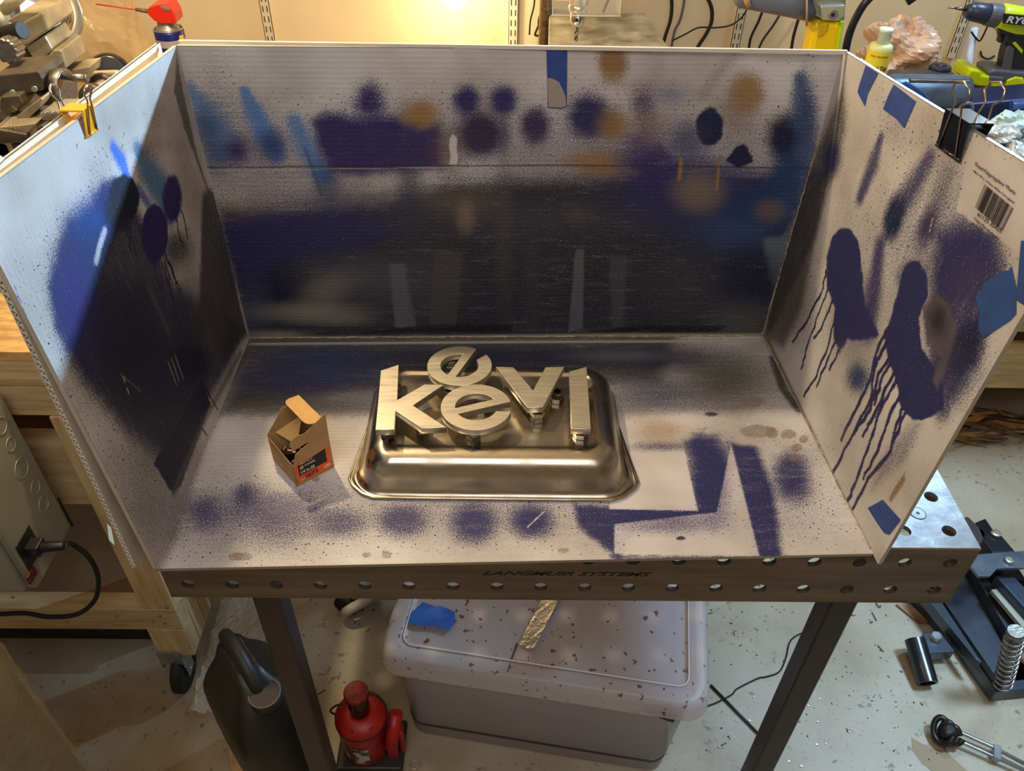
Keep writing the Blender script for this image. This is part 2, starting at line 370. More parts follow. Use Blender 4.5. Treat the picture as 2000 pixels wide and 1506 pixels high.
# ================================================================== PAINT BOOTH OF CORRUGATED PLASTIC
def paint_mat():
    M = bpy.data.materials.new('spray_stained_plastic'); M.use_nodes = True; nt = M.node_tree; b = nt.nodes['Principled BSDF']; L = nt.links.new
    at_ = nt.nodes.new('ShaderNodeAttribute'); at_.attribute_name = 'paint'
    uv = nt.nodes.new('ShaderNodeUVMap'); uv.uv_map = 'flute'
    def noise(s, d, src=None):
        n = nt.nodes.new('ShaderNodeTexNoise'); n.inputs['Scale'].default_value = s; n.inputs['Detail'].default_value = d; L(uv.outputs[0], n.inputs[0]); return n
    def mr(src, a, b_, c=0., d=1., clamp=True):
        r = nt.nodes.new('ShaderNodeMapRange'); r.clamp = clamp
        for i, v in zip((1, 2, 3, 4), (a, b_, c, d)): r.inputs[i].default_value = v
        L(src, r.inputs[0]); return r.outputs[0]
    def ma(op, a, b_):
        x = nt.nodes.new('ShaderNodeMath'); x.operation = op
        for i, v in enumerate((a, b_)):
            if isinstance(v, (float, int)): x.inputs[i].default_value = v
            else: L(v, x.inputs[i])
        return x.outputs[0]
    fine = mr(noise(620, 2).outputs[0], .30, .70)
    A = at_.outputs['Alpha']
    # streaky wear across the heavy paint
    st = nt.nodes.new('ShaderNodeMapping'); st.inputs['Scale'].default_value = (1, 6, 1); L(uv.outputs[0], st.inputs[0])
    sn = nt.nodes.new('ShaderNodeTexNoise'); sn.inputs['Scale'].default_value = 22; sn.inputs['Detail'].default_value = 6; L(st.outputs[0], sn.inputs[0])
    wear = mr(sn.outputs[0], .52, .75, 0., .13)
    A2 = ma('SUBTRACT', A, wear)
    stepv = mr(ma('SUBTRACT', A2, fine), -.10, .10)
    cover = ma('ADD', ma('MULTIPLY', mr(A2, .0, .92), .5), ma('MULTIPLY', stepv, .5))
    # occasional far-flung droplets
    dn = mr(noise(330, 0).outputs[0], .74, .77)
    drop = ma('MULTIPLY', dn, mr(A, .02, .14))
    cover = ma('MAXIMUM', cover, drop)
    base = nt.nodes.new('ShaderNodeValToRGB'); base.color_ramp.elements[0].position = .3; base.color_ramp.elements[1].position = .62
    base.color_ramp.elements[0].color = (*lin((158, 150, 144)), 1); base.color_ramp.elements[1].color = (*lin((200, 196, 194)), 1)
    L(noise(7, 6).outputs[0], base.inputs[0])
    mx = nt.nodes.new('ShaderNodeMix'); mx.data_type = 'RGBA'; L(cover, mx.inputs[0]); L(base.outputs[0], mx.inputs[6]); L(at_.outputs['Color'], mx.inputs[7])
    L(mx.outputs[2], b.inputs['Base Color'])
    b.inputs['Roughness'].default_value = .55; b.inputs['Specular IOR Level'].default_value = .25
    L(mr(cover, 0, 1, .45, .62), b.inputs['Roughness'])
    # flute relief: the plastic's ribs run along the sheet
    sp = nt.nodes.new('ShaderNodeSeparateXYZ'); L(uv.outputs[0], sp.inputs[0])
    rib = ma('SINE', ma('MULTIPLY', sp.outputs[1], 2*PI/.0058), 0)
    hgt = ma('ADD', ma('MULTIPLY', rib, .5), ma('MULTIPLY', noise(420, 2).outputs[0], .55))
    bn = nt.nodes.new('ShaderNodeBump'); bn.inputs['Strength'].default_value = .14; bn.inputs['Distance'].default_value = .0011
    L(hgt, bn.inputs['Height']); L(bn.outputs[0], b.inputs['Normal'])
    return M
M_paint = paint_mat()
M_sheet = mat('white_corrugated_plastic', (214, 206, 190), (200, 192, 176), scale=14, rough=.5)
NV = (40, 42, 86); NB = (33, 52, 92); BK = (43, 43, 54); NK = (25, 28, 52); PU = (47, 41, 90); LB = (62, 112, 172); BB = (30, 98, 200); BR = (128, 98, 66); OC = (142, 108, 60); GR = (100, 98, 98); TE = (28, 42, 70); DT = (120, 104, 84)
class Panel:
    """a sheet bilinear between four corners: a(u0v0) b(u1v0) c(u1v1) d(u0v1); v runs up / away; painted face towards 'inside'"""
    def __init__(s, a, b, c, d, res=.0014, wob=0):
        s.a, s.b, s.c, s.d = [np.array(p, float) for p in (a, b, c, d)]
        s.n = np.cross(s.b-s.a, s.d-s.a); s.n /= np.linalg.norm(s.n); s.k = s.n @ s.a; s.c = s.c - s.n*(s.n @ s.c - s.k)
        s.W = np.linalg.norm(s.b-s.a); s.H = np.linalg.norm(s.d-s.a)
        s.nu = int(s.W/res); s.nv = int(s.H/res)
        U, V = np.meshgrid(np.linspace(0, 1, s.nu+1), np.linspace(0, 1, s.nv+1))
        P = (1-U)[..., None]*(1-V)[..., None]*s.a + U[..., None]*(1-V)[..., None]*s.b + U[..., None]*V[..., None]*s.c + (1-U)[..., None]*V[..., None]*s.d
        s.P = P.reshape(-1, 3); s.ex = (s.b-s.a)/s.W; s.ey = np.cross(s.n, s.ex)
        s.q = np.stack([(s.P-s.a) @ s.ex, (s.P-s.a) @ s.ey], 1)
        s.col = np.zeros((len(s.P), 3)); s.A = np.zeros(len(s.P))
        # a little irregularity so sprayed and wiped edges are never perfect curves
        s.j = s.q + .0006*np.stack([np.sin(s.q[:, 1]*310+s.q[:, 0]*90)+.6*np.sin(s.q[:, 0]*520), np.cos(s.q[:, 0]*270-s.q[:, 1]*130)+.6*np.cos(s.q[:, 1]*610)], 1)
    def uv(s, px, py):
        p = at(px, py, n=s.n, c=s.k)-s.a; return np.array([p @ s.ex, p @ s.ey])
    def _ap(s, m, col, clean=False):
        if clean: s.A *= (1-m); return
        c = np.array(lin(col)); s.col = s.col*(1-m)[:, None]+c*m[:, None]; s.A = s.A*(1-m)+m
    def ell(s, px, py, rx, ry, col=NV, st=1., soft=.45, clean=False, ang=0):
        soft = min(1., soft*1.3+.08) if soft > .2 else soft
        c = s.uv(px, py); ca, sa = math.cos(ang), math.sin(ang)
        e1 = s.uv(px+rx*ca, py+rx*sa)-c; e2 = s.uv(px-ry*sa, py+ry*ca)-c
        B = np.linalg.inv(np.array([e1, e2]).T); d = np.linalg.norm((s.j-c) @ B.T, axis=1)
        t = np.clip((1+soft-d)/(2*soft), 0, 1); s._ap(st*t*t*(3-2*t), col, clean)
    def poly(s, pts, col=NV, st=1., soft=.004, clean=False, hard=False):
        V = np.array([s.uv(*p) for p in pts]); q = s.q if hard else s.j; n = len(V)
        dist = np.full(len(q), 1e9); ins = np.zeros(len(q), bool)
        for i in range(n):
            a, b = V[i], V[(i+1) % n]; e = b-a; w = q-a
            t = np.clip((w @ e)/(e @ e), 0, 1); dist = np.minimum(dist, np.linalg.norm(w-t[:, None]*e, axis=1))
            cnd = ((a[1] > q[:, 1]) != (b[1] > q[:, 1])); xi = a[0]+(q[:, 1]-a[1])*(b[0]-a[0])/((b[1]-a[1]) if abs(b[1]-a[1]) > 1e-12 else 1e-12)
            ins ^= cnd & (q[:, 0] < xi)
        sd = np.where(ins, dist, -dist); t = np.clip(.5+sd/(2*soft), 0, 1); s._ap(st*t*t*(3-2*t), col, clean)
    def line(s, pts, w, col=NV, st=1., soft=.5, clean=False):
        """stroke through pixels, w = half width in metres (one or per point)"""
        V = [s.uv(*p) for p in pts]; m = np.zeros(len(s.q)); ws = w if hasattr(w, '__len__') else [w]*len(V)
        for i in range(len(V)-1):
            a, b = V[i], V[i+1]; e = b-a; g = s.q-a; t = np.clip((g @ e)/(e @ e), 0, 1)
            d = np.linalg.norm(g-t[:, None]*e, axis=1)/(ws[i]+(ws[i+1]-ws[i])*t); x = np.clip((1+soft-d)/(2*soft), 0, 1); m = np.maximum(m, x*x*(3-2*x))
        s._ap(st*m, col, clean)
    def drip(s, pts, w=.0016, col=NV):
        P = [pts[0]]
        for i in range(len(pts)-1):
            (x0, y0), (x1, y1) = pts[i], pts[i+1]
            for k in range(1, 6): P.append((x0+(x1-x0)*k/5+(random.uniform(-2, 2) if k < 5 else 0), y0+(y1-y0)*k/5))
        s.line(P, [w*random.uniform(.8, 1.25) for _ in P], col, .97, .3)
    def build(s, name, parent, thick=.004, side=-1, flip=False):
        nu, nv = s.nu+1, s.nv+1; idx = np.arange(nu*nv).reshape(nv, nu)
        q = np.stack([idx[:-1, :-1], idx[:-1, 1:], idx[1:, 1:], idx[1:, :-1]], -1).reshape(-1, 4)
        if flip: q = q[:, ::-1]
        back = s.P[[idx[0, 0], idx[0, -1], idx[-1, -1], idx[-1, 0]]] + side*s.n*thick
        rim = np.concatenate([idx[0, :], idx[1:, -1], idx[-1, -2::-1], idx[-2:0:-1, 0]])
        k0 = len(s.P); rb = s.P[rim] + side*s.n*thick; nr = len(rim)
        V = np.concatenate([s.P, rb]); me = bpy.data.meshes.new(name)
        rq = np.array([(rim[i], rim[(i+1) % nr], k0+(i+1) % nr, k0+i) for i in range(nr)])
        me.vertices.add(len(V)); me.vertices.foreach_set('co', V.ravel())
        nq = len(q)+len(rq); nl = nq*4+nr
        me.loops.add(nl); me.polygons.add(nq+1)
        li = np.concatenate([q.ravel(), rq.ravel(), np.arange(k0, k0+nr)]); me.loops.foreach_set('vertex_index', li.astype(np.int32))
        ls = np.concatenate([np.arange(nq)*4, [nq*4]]).astype(np.int32); me.polygons.foreach_set('loop_start', ls)
        mi = np.concatenate([np.zeros(len(q)), np.ones(len(rq)+1)]).astype(np.int32)
        me.materials.append(M_paint); me.materials.append(M_sheet); me.update(calc_edges=True); me.polygons.foreach_set('material_index', mi)
        a = me.color_attributes.new('paint', 'FLOAT_COLOR', 'POINT')
        rgba = np.zeros((len(V), 4), np.float32); rgba[:k0, :3] = s.col/np.maximum(s.A, 1e-3)[:, None]; rgba[:k0, 3] = s.A
        rgba[:, :3] = np.clip(rgba[:, :3], 0, 1); a.data.foreach_set('color', rgba.ravel())
        u = me.uv_layers.new(name='flute'); qq = np.concatenate([s.q, np.zeros((nr, 2))]); 
        if getattr(s, 'swap', False): qq = qq[:, ::-1]
        u.data.foreach_set('uv', qq[li].astype(np.float32).ravel())
        me.update(); o = bpy.data.objects.new(name, me); C.objects.link(o); o.parent = parent; return o
booth = thing('spray_booth', 'three-sided spray booth of white corrugated plastic stained with navy and black overspray', 'spray booth')
FL, FR, BL, BR_ = (.0250, -.039, .0045), (.789, -.011, .0045), (.022, .364, .0045), (.762, .382, .0045)
TLb, TRb = tuple(at(345, 89, y=.374)), tuple(at(1648, 99, y=.392))
# ---- floor sheet
f = Panel(FL, FR, BR_, BL)
f.ell(960, 1010, 620, 60, NV, .24, .9); f.ell(470, 1000, 170, 80, NV, .34, .8); f.ell(920, 1000, 260, 44, NV, .30, .8); f.ell(1480, 950, 160, 110, NV, .26, .8)
f.poly([(470, 655), (1500, 655), (1590, 800), (1250, 812), (640, 812), (430, 815)], GR, .55, .012)  # grey overspray with the back sheet's floor shadow painted in
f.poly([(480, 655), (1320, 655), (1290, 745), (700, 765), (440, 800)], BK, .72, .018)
f.ell(640, 712, 110, 34, NB, .55, .6); f.ell(1000, 700, 260, 20, NK, .7, .5); f.ell(1320, 700, 80, 22, NK, .6, .6); f.ell(560, 745, 90, 25, NV, .4, .7)
f.ell(1290, 768, 60, 24, NV, .5, .7); f.ell(1420, 740, 70, 46, (62, 62, 58), .7, .6); f.ell(560, 790, 120, 20, (74, 70, 66), .6, .7)
f.ell(1215, 695, 90, 10, (96, 98, 104), .5, .6)
f.line([(490, 672), (1000, 668), (1480, 666)], .0028, (168, 158, 136), .75, .7)
f.line([(310, 1108), (400, 860), (487, 675)], .007, (90, 84, 76), .5, .9)
f.line([(487, 680), (440, 760), (400, 850), (370, 930)], .0035, (60, 54, 50), .6, .7)
f.line([(1510, 700), (1530, 760), (1560, 800)], .006, (36, 34, 30), .75, .6)
# navy passes in front and round the masked shapes
f.ell(400, 1000, 34, 34, NV, .62, .6); f.ell(345, 1040, 20, 20, NV, .2, .9)
f.ell(505, 985, 52, 34, NV, .5, .6); f.ell(540, 1030, 60, 36, NV, .42, .7); f.ell(480, 965, 20, 18, NV, .5, .6)
f.ell(665, 1022, 46, 26, NV, .58, .5); f.ell(560, 990, 34, 22, (120, 112, 130), .35, .7)
f.ell(610, 975, 38, 34, NV, .25, .8)
f.ell(785, 1018, 44, 32, NV, .72, .42); f.ell(925, 1022, 42, 38, NV, .82, .4); f.ell(1038, 1018, 40, 32, NV, .85, .4)
f.poly([(1120, 985), (1440, 1000), (1400, 1040), (1230, 1045), (1210, 1092), (1190, 1080), (1130, 1030)], NV, .88, .006)
f.ell(1392, 935, 44, 88, NV, .86, .4); f.poly([(1336, 860), (1400, 850), (1440, 1010), (1366, 1010)], NV, .6, .009)
f.ell(1365, 868, 22, 24, NV, .7, .5); f.ell(1290, 872, 60, 9, NV, .6, .6)
f.poly([(1424, 865), (1478, 872), (1512, 960), (1530, 1100), (1480, 1100)], NV, .9, .007)
f.ell(1545, 925, 34, 46, NV, .82, .4); f.ell(1560, 960, 30, 26, NV, .5, .6); f.ell(1590, 900, 30, 40, NV, .2, .9)
f.poly([(1190, 1084), (1480, 1086), (1478, 1094), (1190, 1094)], NV, .6, .002)
f.poly([(1235, 885), (1336, 882), (1363, 998), (1190, 994), (1200, 960), (1225, 930)], st=.95, soft=.0008, clean=True, hard=True)
f.poly([(1200, 1024), (1400, 1000), (1428, 868), (1483, 1086), (1200, 1081)], st=.72, soft=.0012, clean=True, hard=True)
f.ell(1395, 950, 26, 60, NV, .55, .6); f.ell(1300, 1020, 90, 20, NV, .5, .7)
f.ell(1290, 840, 46, 22, (150, 122, 88), .5, .5)
for (x, y, a, b) in [(1540, 848, 15, 10), (1556, 874, 11, 8), (1550, 893, 9, 8), (1480, 842, 34, 13), (1508, 846, 12, 11), (1570, 858, 9, 8), (468, 1087, 24, 8), (465, 1086, 9, 8), (756, 1083, 9, 8), (715, 1083, 9, 5), (1100, 1075, 12, 5), (1470, 785, 24, 10), (617, 935, 8, 6)]:
    f.ell(x, y, a, b, DT, .55, .12)
f.ell(1390, 809, 12, 4, (50, 44, 40), .8, .3); f.ell(1330, 1052, 9, 4, (44, 40, 40), .9, .25)
f.line([(1030, 1030), (1062, 1000)], .0007, st=.8, clean=True); f.line([(1180, 985), (1300, 940), (1350, 990)], .0004, (150, 130, 100), .5)
f.build('floor_panel', booth)
# ---- back sheet
b = Panel(BL, BR_, TRb, TLb)
b.ell(1000, 300, 700, 60, (150, 142, 132), .22, .9); b.ell(1010, 330, 640, 80, NV, .30, .8); b.ell(480, 260, 90, 70, NV, .22, .9); b.ell(1350, 290, 220, 90, NV, .26, .9); b.ell(900, 230, 300, 60, NV, .16, .9)
b.poly([(425, 400), (560, 415), (700, 398), (870, 360), (1000, 352), (1240, 345), (1420, 352), (1570, 350), (1530, 520), (1500, 670), (480, 672), (450, 560)], BK, .92, .020)
b.poly([(425, 425), (700, 415), (800, 440), (700, 490), (560, 500), (480, 560), (450, 500)], NV, .75, .016)
b.ell(520, 470, 70, 60, NV, .6, .6); b.ell(545, 575, 38, 44, NK, .85, .5); b.ell(500, 610, 24, 44, (66, 74, 104), .55, .7); b.ell(600, 580, 30, 30, NK, .5, .7)
b.ell(640, 565, 46, 24, (124, 118, 110), .68, .7, ang=-.4); b.ell(605, 610, 85, 16, (134, 128, 118), .75, .8); b.ell(700, 545, 90, 36, (84, 82, 88), .55, .8); b.ell(660, 625, 60, 10, (120, 114, 104), .5, .8)
b.ell(1250, 330, 95, 34, PU, .55, .6); b.ell(1350, 340, 80, 30, NV, .5, .7)
b.ell(1430, 430, 95, 60, NB, .72, .6); b.ell(1320, 400, 110, 44, NV, .75, .6); b.ell(1500, 400, 60, 40, NB, .8, .5); b.ell(1440, 450, 60, 26, (52, 70, 112), .6, .7)
b.poly([(1490, 468), (1540, 460), (1524, 540), (1510, 570)], (92, 104, 116), .85, .006); b.ell(1460, 545, 60, 48, NK, .85, .5); b.ell(1480, 585, 40, 26, NK, .6, .6)
b.ell(1455, 628, 55, 34, (76, 78, 76), .7, .6)
b.ell(700, 385, 120, 20, (130, 120, 106), .35, .8); b.ell(905, 395, 60, 26, (98, 88, 76), .6, .7); b.ell(910, 425, 16, 26, (142, 126, 100), .6, .6)
b.poly([(761, 515), (790, 515), (812, 640), (772, 640)], (110, 112, 118), .5, .003); b.poly([(849, 490), (905, 490), (890, 640), (838, 640)], (80, 76, 72), .5, .003, hard=True)
b.poly([(1124, 488), (1141, 488), (1138, 640), (1110, 650)], (104, 104, 108), .55, .0015, hard=True); b.poly([(1190, 500), (1225, 500), (1218, 640), (1196, 640)], (74, 74, 80), .6, .004)
b.ell(985, 470, 16, 120, (76, 72, 68), .45, .7); b.ell(1040, 560, 14, 90, (64, 62, 62), .45, .7); b.ell(1130, 420, 24, 14, (84, 76, 72), .5, .7)
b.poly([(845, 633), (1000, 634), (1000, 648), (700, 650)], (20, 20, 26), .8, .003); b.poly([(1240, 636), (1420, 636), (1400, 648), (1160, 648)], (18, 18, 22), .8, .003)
b.ell(820, 560, 70, 60, (78, 76, 80), .4, .9); b.ell(1000, 430, 260, 30, (74, 68, 70), .35, .9); b.ell(1330, 560, 60, 50, (62, 62, 72), .4, .9)
b.line([(487, 662), (760, 660), (1200, 655), (1485, 655)], .0032, (160, 150, 126), .72, .8); b.ell(540, 655, 50, 8, (150, 142, 130), .6, .8)
# upper band of spray tests
b.ell(430, 270, 60, 110, (110, 112, 118), .25, .9); b.line([(372, 175), (400, 215), (425, 260), (432, 300)], [.009, .015, .016, .010], LB, .62, .9); b.line([(400, 240), (420, 320)], .012, (58, 74, 112), .5, .9)
b.line([(478, 178), (495, 215), (515, 260), (540, 300)], [.006, .011, .013, .010], LB, .72, .8); b.ell(532, 285, 26, 28, NV, .68, .6); b.ell(462, 294, 24, 24, PU, .85, .7)
b.line([(575, 235), (596, 285), (630, 345)], [.009, .013, .010], LB, .66, .9); b.line([(596, 290), (628, 380)], .002, (60, 70, 100), .5, .8); b.ell(640, 350, 22, 40, (52, 66, 100), .55, .8)
b.poly([(608, 232), (640, 218), (700, 232), (760, 226), (860, 246), (862, 326), (700, 342), (648, 334), (622, 290)], PU, .95, .010)
b.ell(722, 196, 26, 34, PU, .88, .55); b.ell(722, 215, 60, 30, PU, .35, .9); b.ell(820, 222, 34, 26, OC, .85, .5); b.ell(800, 365, 22, 70, (56, 56, 76), .6, .7)
b.ell(640, 400, 120, 22, NV, .45, .8); b.ell(470, 385, 70, 34, (140, 126, 104), .3, .9); b.ell(560, 355, 110, 34, NV, .20, .9)
b.ell(911, 196, 27, 29, PU, .93, .45); b.ell(983, 196, 27, 28, PU, .95, .45); b.ell(938, 263, 44, 42, (50, 40, 66), .96, .35); b.ell(872, 290, 28, 40, (92, 74, 62), .6, .7); b.ell(985, 262, 12, 34, PU, .4, .8)
b.ell(1045, 246, 27, 34, (54, 44, 76), .94, .4); b.ell(1150, 228, 36, 38, (44, 46, 78), .97, .4); b.ell(1197, 245, 28, 28, OC, .85, .5); b.ell(1150, 224, 46, 48, PU, .35, .6)
b.ell(1197, 122, 30, 38, (134, 102, 66), .94, .35); b.ell(1460, 180, 34, 36, (140, 110, 72), .88, .4); b.ell(1440, 215, 34, 34, (130, 106, 80), .5, .6)
b.line([(1440, 100), (1400, 145), (1372, 185)], .008, (128, 104, 82), .38, .9); b.ell(1530, 115, 50, 12, (128, 104, 82), .25, .9); b.ell(1285, 105, 16, 30, (150, 126, 98), .28, .9)
b.ell(1256, 200, 22, 28, PU, .62, .6); b.ell(1310, 185, 30, 16, (96, 102, 146), .5, .7); b.ell(1262, 250, 28, 34, (124, 98, 84), .55, .7); b.ell(1240, 165, 70, 12, (140, 116, 92), .3, .9)
b.ell(1158, 312, 50, 20, OC, .6, .5); b.ell(1180, 335, 44, 14, OC, .45, .7); b.ell(1340, 290, 36, 34, (72, 74, 110), .5, .8); b.ell(1250, 300, 36, 40, PU, .6, .6)
b.line([(1562, 150), (1565, 220), (1545, 300), (1530, 400)], [.008, .014, .020, .016], (46, 74, 112), .75, .8); b.ell(1580, 240, 18, 90, NB, .6, .8)
b.ell(1530, 268, 30, 40, NK, .95, .45); b.ell(1440, 360, 110, 30, NV, .55, .8); b.ell(1570, 330, 16, 60, (70, 86, 130), .5, .7); b.line([(1540, 330), (1500, 390), (1450, 410)], .016, NB, .7, .8)
b.poly([(1268, 300), (1290, 280), (1322, 322), (1325, 400), (1225, 400)], PU, .5, .005)
b.ell(1365, 375, 46, 36, (118, 104, 86), .72, .45); b.ell(1505, 412, 28, 20, (96, 82, 76), .8, .5); b.line([(1330, 310), (1327, 350)], .0022, OC, .9, .4); b.line([(1405, 310), (1400, 370)], .0018, OC, .8, .5)
b.ell(1386, 248, 26, 37, (26, 32, 62), .99, .14); b.poly([(1418, 312), (1440, 285), (1452, 280), (1470, 305), (1468, 318), (1440, 328)], (26, 30, 58), .98, .002); b.ell(1345, 265, 26, 26, (64, 64, 90), .5, .8)
b.line([(405, 327), (800, 324), (1100, 323), (1578, 328)], .0008, (46, 40, 38), .75, .5); b.line([(405, 333), (900, 327)], .0006, (190, 180, 160), .5, .5)
b.poly([(878, 270), (884, 262), (892, 268), (894, 322), (880, 322)], st=.85, soft=.001, clean=True)
b.ell(420, 200, 30, 120, (74, 74, 80), .25, .9); b.build('back_panel', booth)
# crease strip where the sheet was scored and folded
# ---- left sheet
TLf, TRf = (.020, -.058, .438), (.797, -.036, .438)
l = Panel(FL, BL, TLb, TLf); l.swap = True
l.ell(150, 520, 90, 70, NV, .22, .9); l.ell(300, 985, 110, 90, NV, .38, .8)
l.poly([(108, 500), (130, 430), (190, 400), (245, 350), (300, 470), (340, 560), (430, 600), (470, 650), (460, 690), (400, 800), (330, 900), (250, 850), (160, 740), (112, 640), (100, 560)], (56, 56, 76), .86, .014)
l.poly([(150, 560), (260, 560), (400, 620), (400, 740), (330, 860), (250, 800), (180, 700)], (42, 43, 62), .75, .018)
l.ell(240, 620, 80, 60, (40, 40, 60), .6, .7); l.ell(250, 720, 80, 80, NK, .7, .7); l.ell(330, 880, 60, 50, NK, .45, .8)
l.poly([(112, 520), (135, 440), (185, 420), (200, 360), (232, 348), (236, 420), (212, 480), (196, 520), (190, 600), (150, 690), (112, 640), (96, 560)], NB, .9, .010)
l.ell(150, 590, 34, 110, (48, 40, 100), .75, .6, ang=-.15); l.ell(185, 420, 42, 40, (30, 62, 128), .7, .6); l.ell(215, 385, 30, 30, (44, 44, 100), .8, .5)
l.line([(205, 450), (195, 480), (188, 510)], .004, st=.7, soft=.7, clean=True); l.ell(195, 330, 26, 30, NB, .25, .9)
l.line([(222, 290), (238, 315), (250, 350)], [.007, .010, .006], BB, .85, .7)
l.line([(270, 295), (285, 330), (315, 370), (330, 420)], [.010, .022, .024, .012], (56, 104, 150), .8, .7); l.line([(270, 370), (295, 408), (310, 425)], .006, (44, 80, 140), .7, .7)
l.ell(300, 240, 16, 60, (120, 104, 84), .45, .8); l.ell(360, 330, 14, 90, (128, 110, 84), .42, .8); l.ell(385, 400, 16, 70, (122, 104, 80), .5, .8); l.ell(300, 285, 60, 14, (110, 92, 76), .3, .9)
l.poly([(345, 100), (358, 180), (385, 300), (410, 380), (400, 360), (360, 250), (340, 180)], (82, 76, 70), .75, .004)  # grey-brown shade painted down the crease beside the back sheet
l.poly([(395, 380), (405, 368), (425, 372), (470, 600), (484, 655), (440, 700), (390, 600), (392, 480)], BK, .78, .008)
l.ell(345, 485, 30, 34, (52, 56, 66), .8, .6); l.ell(410, 560, 30, 60, (86, 78, 74), .5, .7); l.ell(430, 640, 30, 50, (84, 74, 68), .5, .8); l.ell(345, 580, 40, 60, (64, 68, 84), .45, .8)
l.ell(243, 388, 29, 46, (22, 28, 46), .99, .10); l.ell(232, 415, 26, 34, (26, 30, 46), .95, .3)
l.ell(303, 456, 25, 56, (46, 34, 90), .99, .07); l.ell(337, 388, 18, 46, (46, 34, 92), .98, .2)
for p in ([(240, 430), (252, 465), (256, 492)], [(247, 436), (262, 480), (268, 500)], [(252, 428), (255, 447)], [(265, 425), (275, 455), (282, 480)], [(298, 510), (312, 560), (322, 602)], [(315, 510), (332, 560), (342, 615)], [(322, 505), (332, 545)], [(325, 500), (345, 560), (370, 655)], [(322, 492), (350, 560), (372, 630)], [(343, 425), (352, 465), (358, 482)], [(353, 410), (362, 440), (368, 466)], [(340, 600), (352, 640), (368, 668)]):
    l.drip(p, .0012, (38, 34, 62))
l.ell(375, 708, 32, 34, NK, .85, .4); l.poly([(393, 742), (411, 790), (352, 950), (336, 962), (300, 905), (340, 840)], (30, 34, 58), .9, .0015)
l.line([(393, 742), (425, 800)], .0014, (38, 36, 50), .8, .5); l.line([(370, 800), (404, 850)], .0014, (38, 36, 50), .8, .5)
for p in ([(335, 700), (350, 745)], [(328, 706), (345, 752)], [(342, 695), (358, 740)]): l.line(p, .0011, (150, 140, 130), .7, .6)
l.line([(240, 735), (254, 775)], .0004, (200, 190, 180), .9, .5); l.line([(235, 730), (275, 765)], .0004, (180, 170, 160), .5, .5)
l.line([(290, 560), (330, 650)], .004, (110, 100, 96), .3, .9); l.line([(470, 690), (400, 820), (340, 960)], .006, (92, 86, 78), .6, .8)
l.line([(28, 560), (60, 640), (90, 700)], .0006, (60, 80, 170), .7, .5)
for (x, y) in [(152, 280), (240, 282), (243, 260), (275, 285), (290, 292), (300, 300), (215, 245)]: l.line([(x, y), (x-3, y+9)], .0006, (60, 50, 46), .7, .6)
l.build('left_panel', booth)
# ---- right sheet
r = Panel(BR_, (.790, -.025, .0045), TRf, TRb); r.swap = True
r.ell(1800, 420, 190, 170, NV, .24, .9); r.ell(1720, 560, 120, 130, NV, .25, .9); r.ell(1840, 460, 100, 90, NV, .30, .8); r.ell(1890, 760, 60, 70, NV, .28, .8)
r.poly([(1650, 160), (1655, 250), (1610, 400), (1565, 600), (1530, 680), (1490, 665), (1530, 480), (1590, 300)], (66, 62, 60), .72, .012)  # back-corner strip: grey overspray plus the lamp's shadow painted in
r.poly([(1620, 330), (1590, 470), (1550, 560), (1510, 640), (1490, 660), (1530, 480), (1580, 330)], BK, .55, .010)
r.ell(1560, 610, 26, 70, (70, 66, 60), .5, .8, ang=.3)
r.ell(1625, 310, 18, 34, NV, .85, .6); r.line([(1720, 270), (1705, 320), (1680, 385)], [.006, .012, .009], NV, .78, .8)
r.line([(1815, 310), (1785, 360), (1755, 410), (1740, 440)], [.010, .014, .013, .013], NV, .72, .8); r.ell(1745, 425, 17, 42, (24, 36, 64), .92, .45, ang=.2)
r.line([(1850, 340), (1830, 400), (1805, 460)], .012, NV, .40, .9); r.ell(1812, 440, 14, 30, (58, 52, 78), .8, .6, ang=.3); r.line([(1822, 425), (1815, 455)], .0005, (190, 180, 170), .9, .4)
r.ell(1720, 200, 14, 34, NV, .2, .9); r.ell(1745, 250, 30, 30, NV, .25, .9)
r.ell(1648, 505, 33, 60, NV, .99, .06); r.poly([(1614, 505), (1625, 475), (1650, 460), (1672, 475), (1682, 520), (1690, 600), (1718, 655), (1680, 665), (1655, 662), (1640, 690), (1628, 660), (1630, 600), (1615, 560)], NV, .98, .003)
r.ell(1662, 610, 34, 60, NV, .6, .7); r.line([(1718, 480), (1708, 560), (1695, 640)], [.010, .014, .016], PU, .78, .8)
for p in ([(1613, 530), (1605, 570), (1580, 620), (1548, 668)], [(1620, 560), (1600, 610), (1575, 680), (1565, 720)], [(1630, 580), (1605, 640), (1590, 660)], [(1632, 610), (1620, 665), (1595, 735), (1570, 775)], [(1640, 650), (1622, 690), (1595, 755)], [(1650, 650), (1640, 680), (1620, 722)], [(1645, 655), (1640, 672)]):
    r.drip(p, .0019, (44, 40, 76))
r.ell(1780, 545, 26, 30, NB, .8, .5)
r.ell(1784, 560, 28, 50, NV, .99, .07); r.ell(1796, 770, 46, 50, NV, .99, .05); r.poly([(1757, 560), (1766, 530), (1788, 518), (1806, 532), (1811, 570), (1795, 620), (1800, 680), (1828, 720), (1842, 760), (1842, 800), (1815, 812), (1782, 818), (1772, 790), (1755, 760), (1735, 700), (1728, 660), (1742, 610)], NV, .99, .0025)
r.ell(1835, 800, 14, 26, NV, .7, .6)
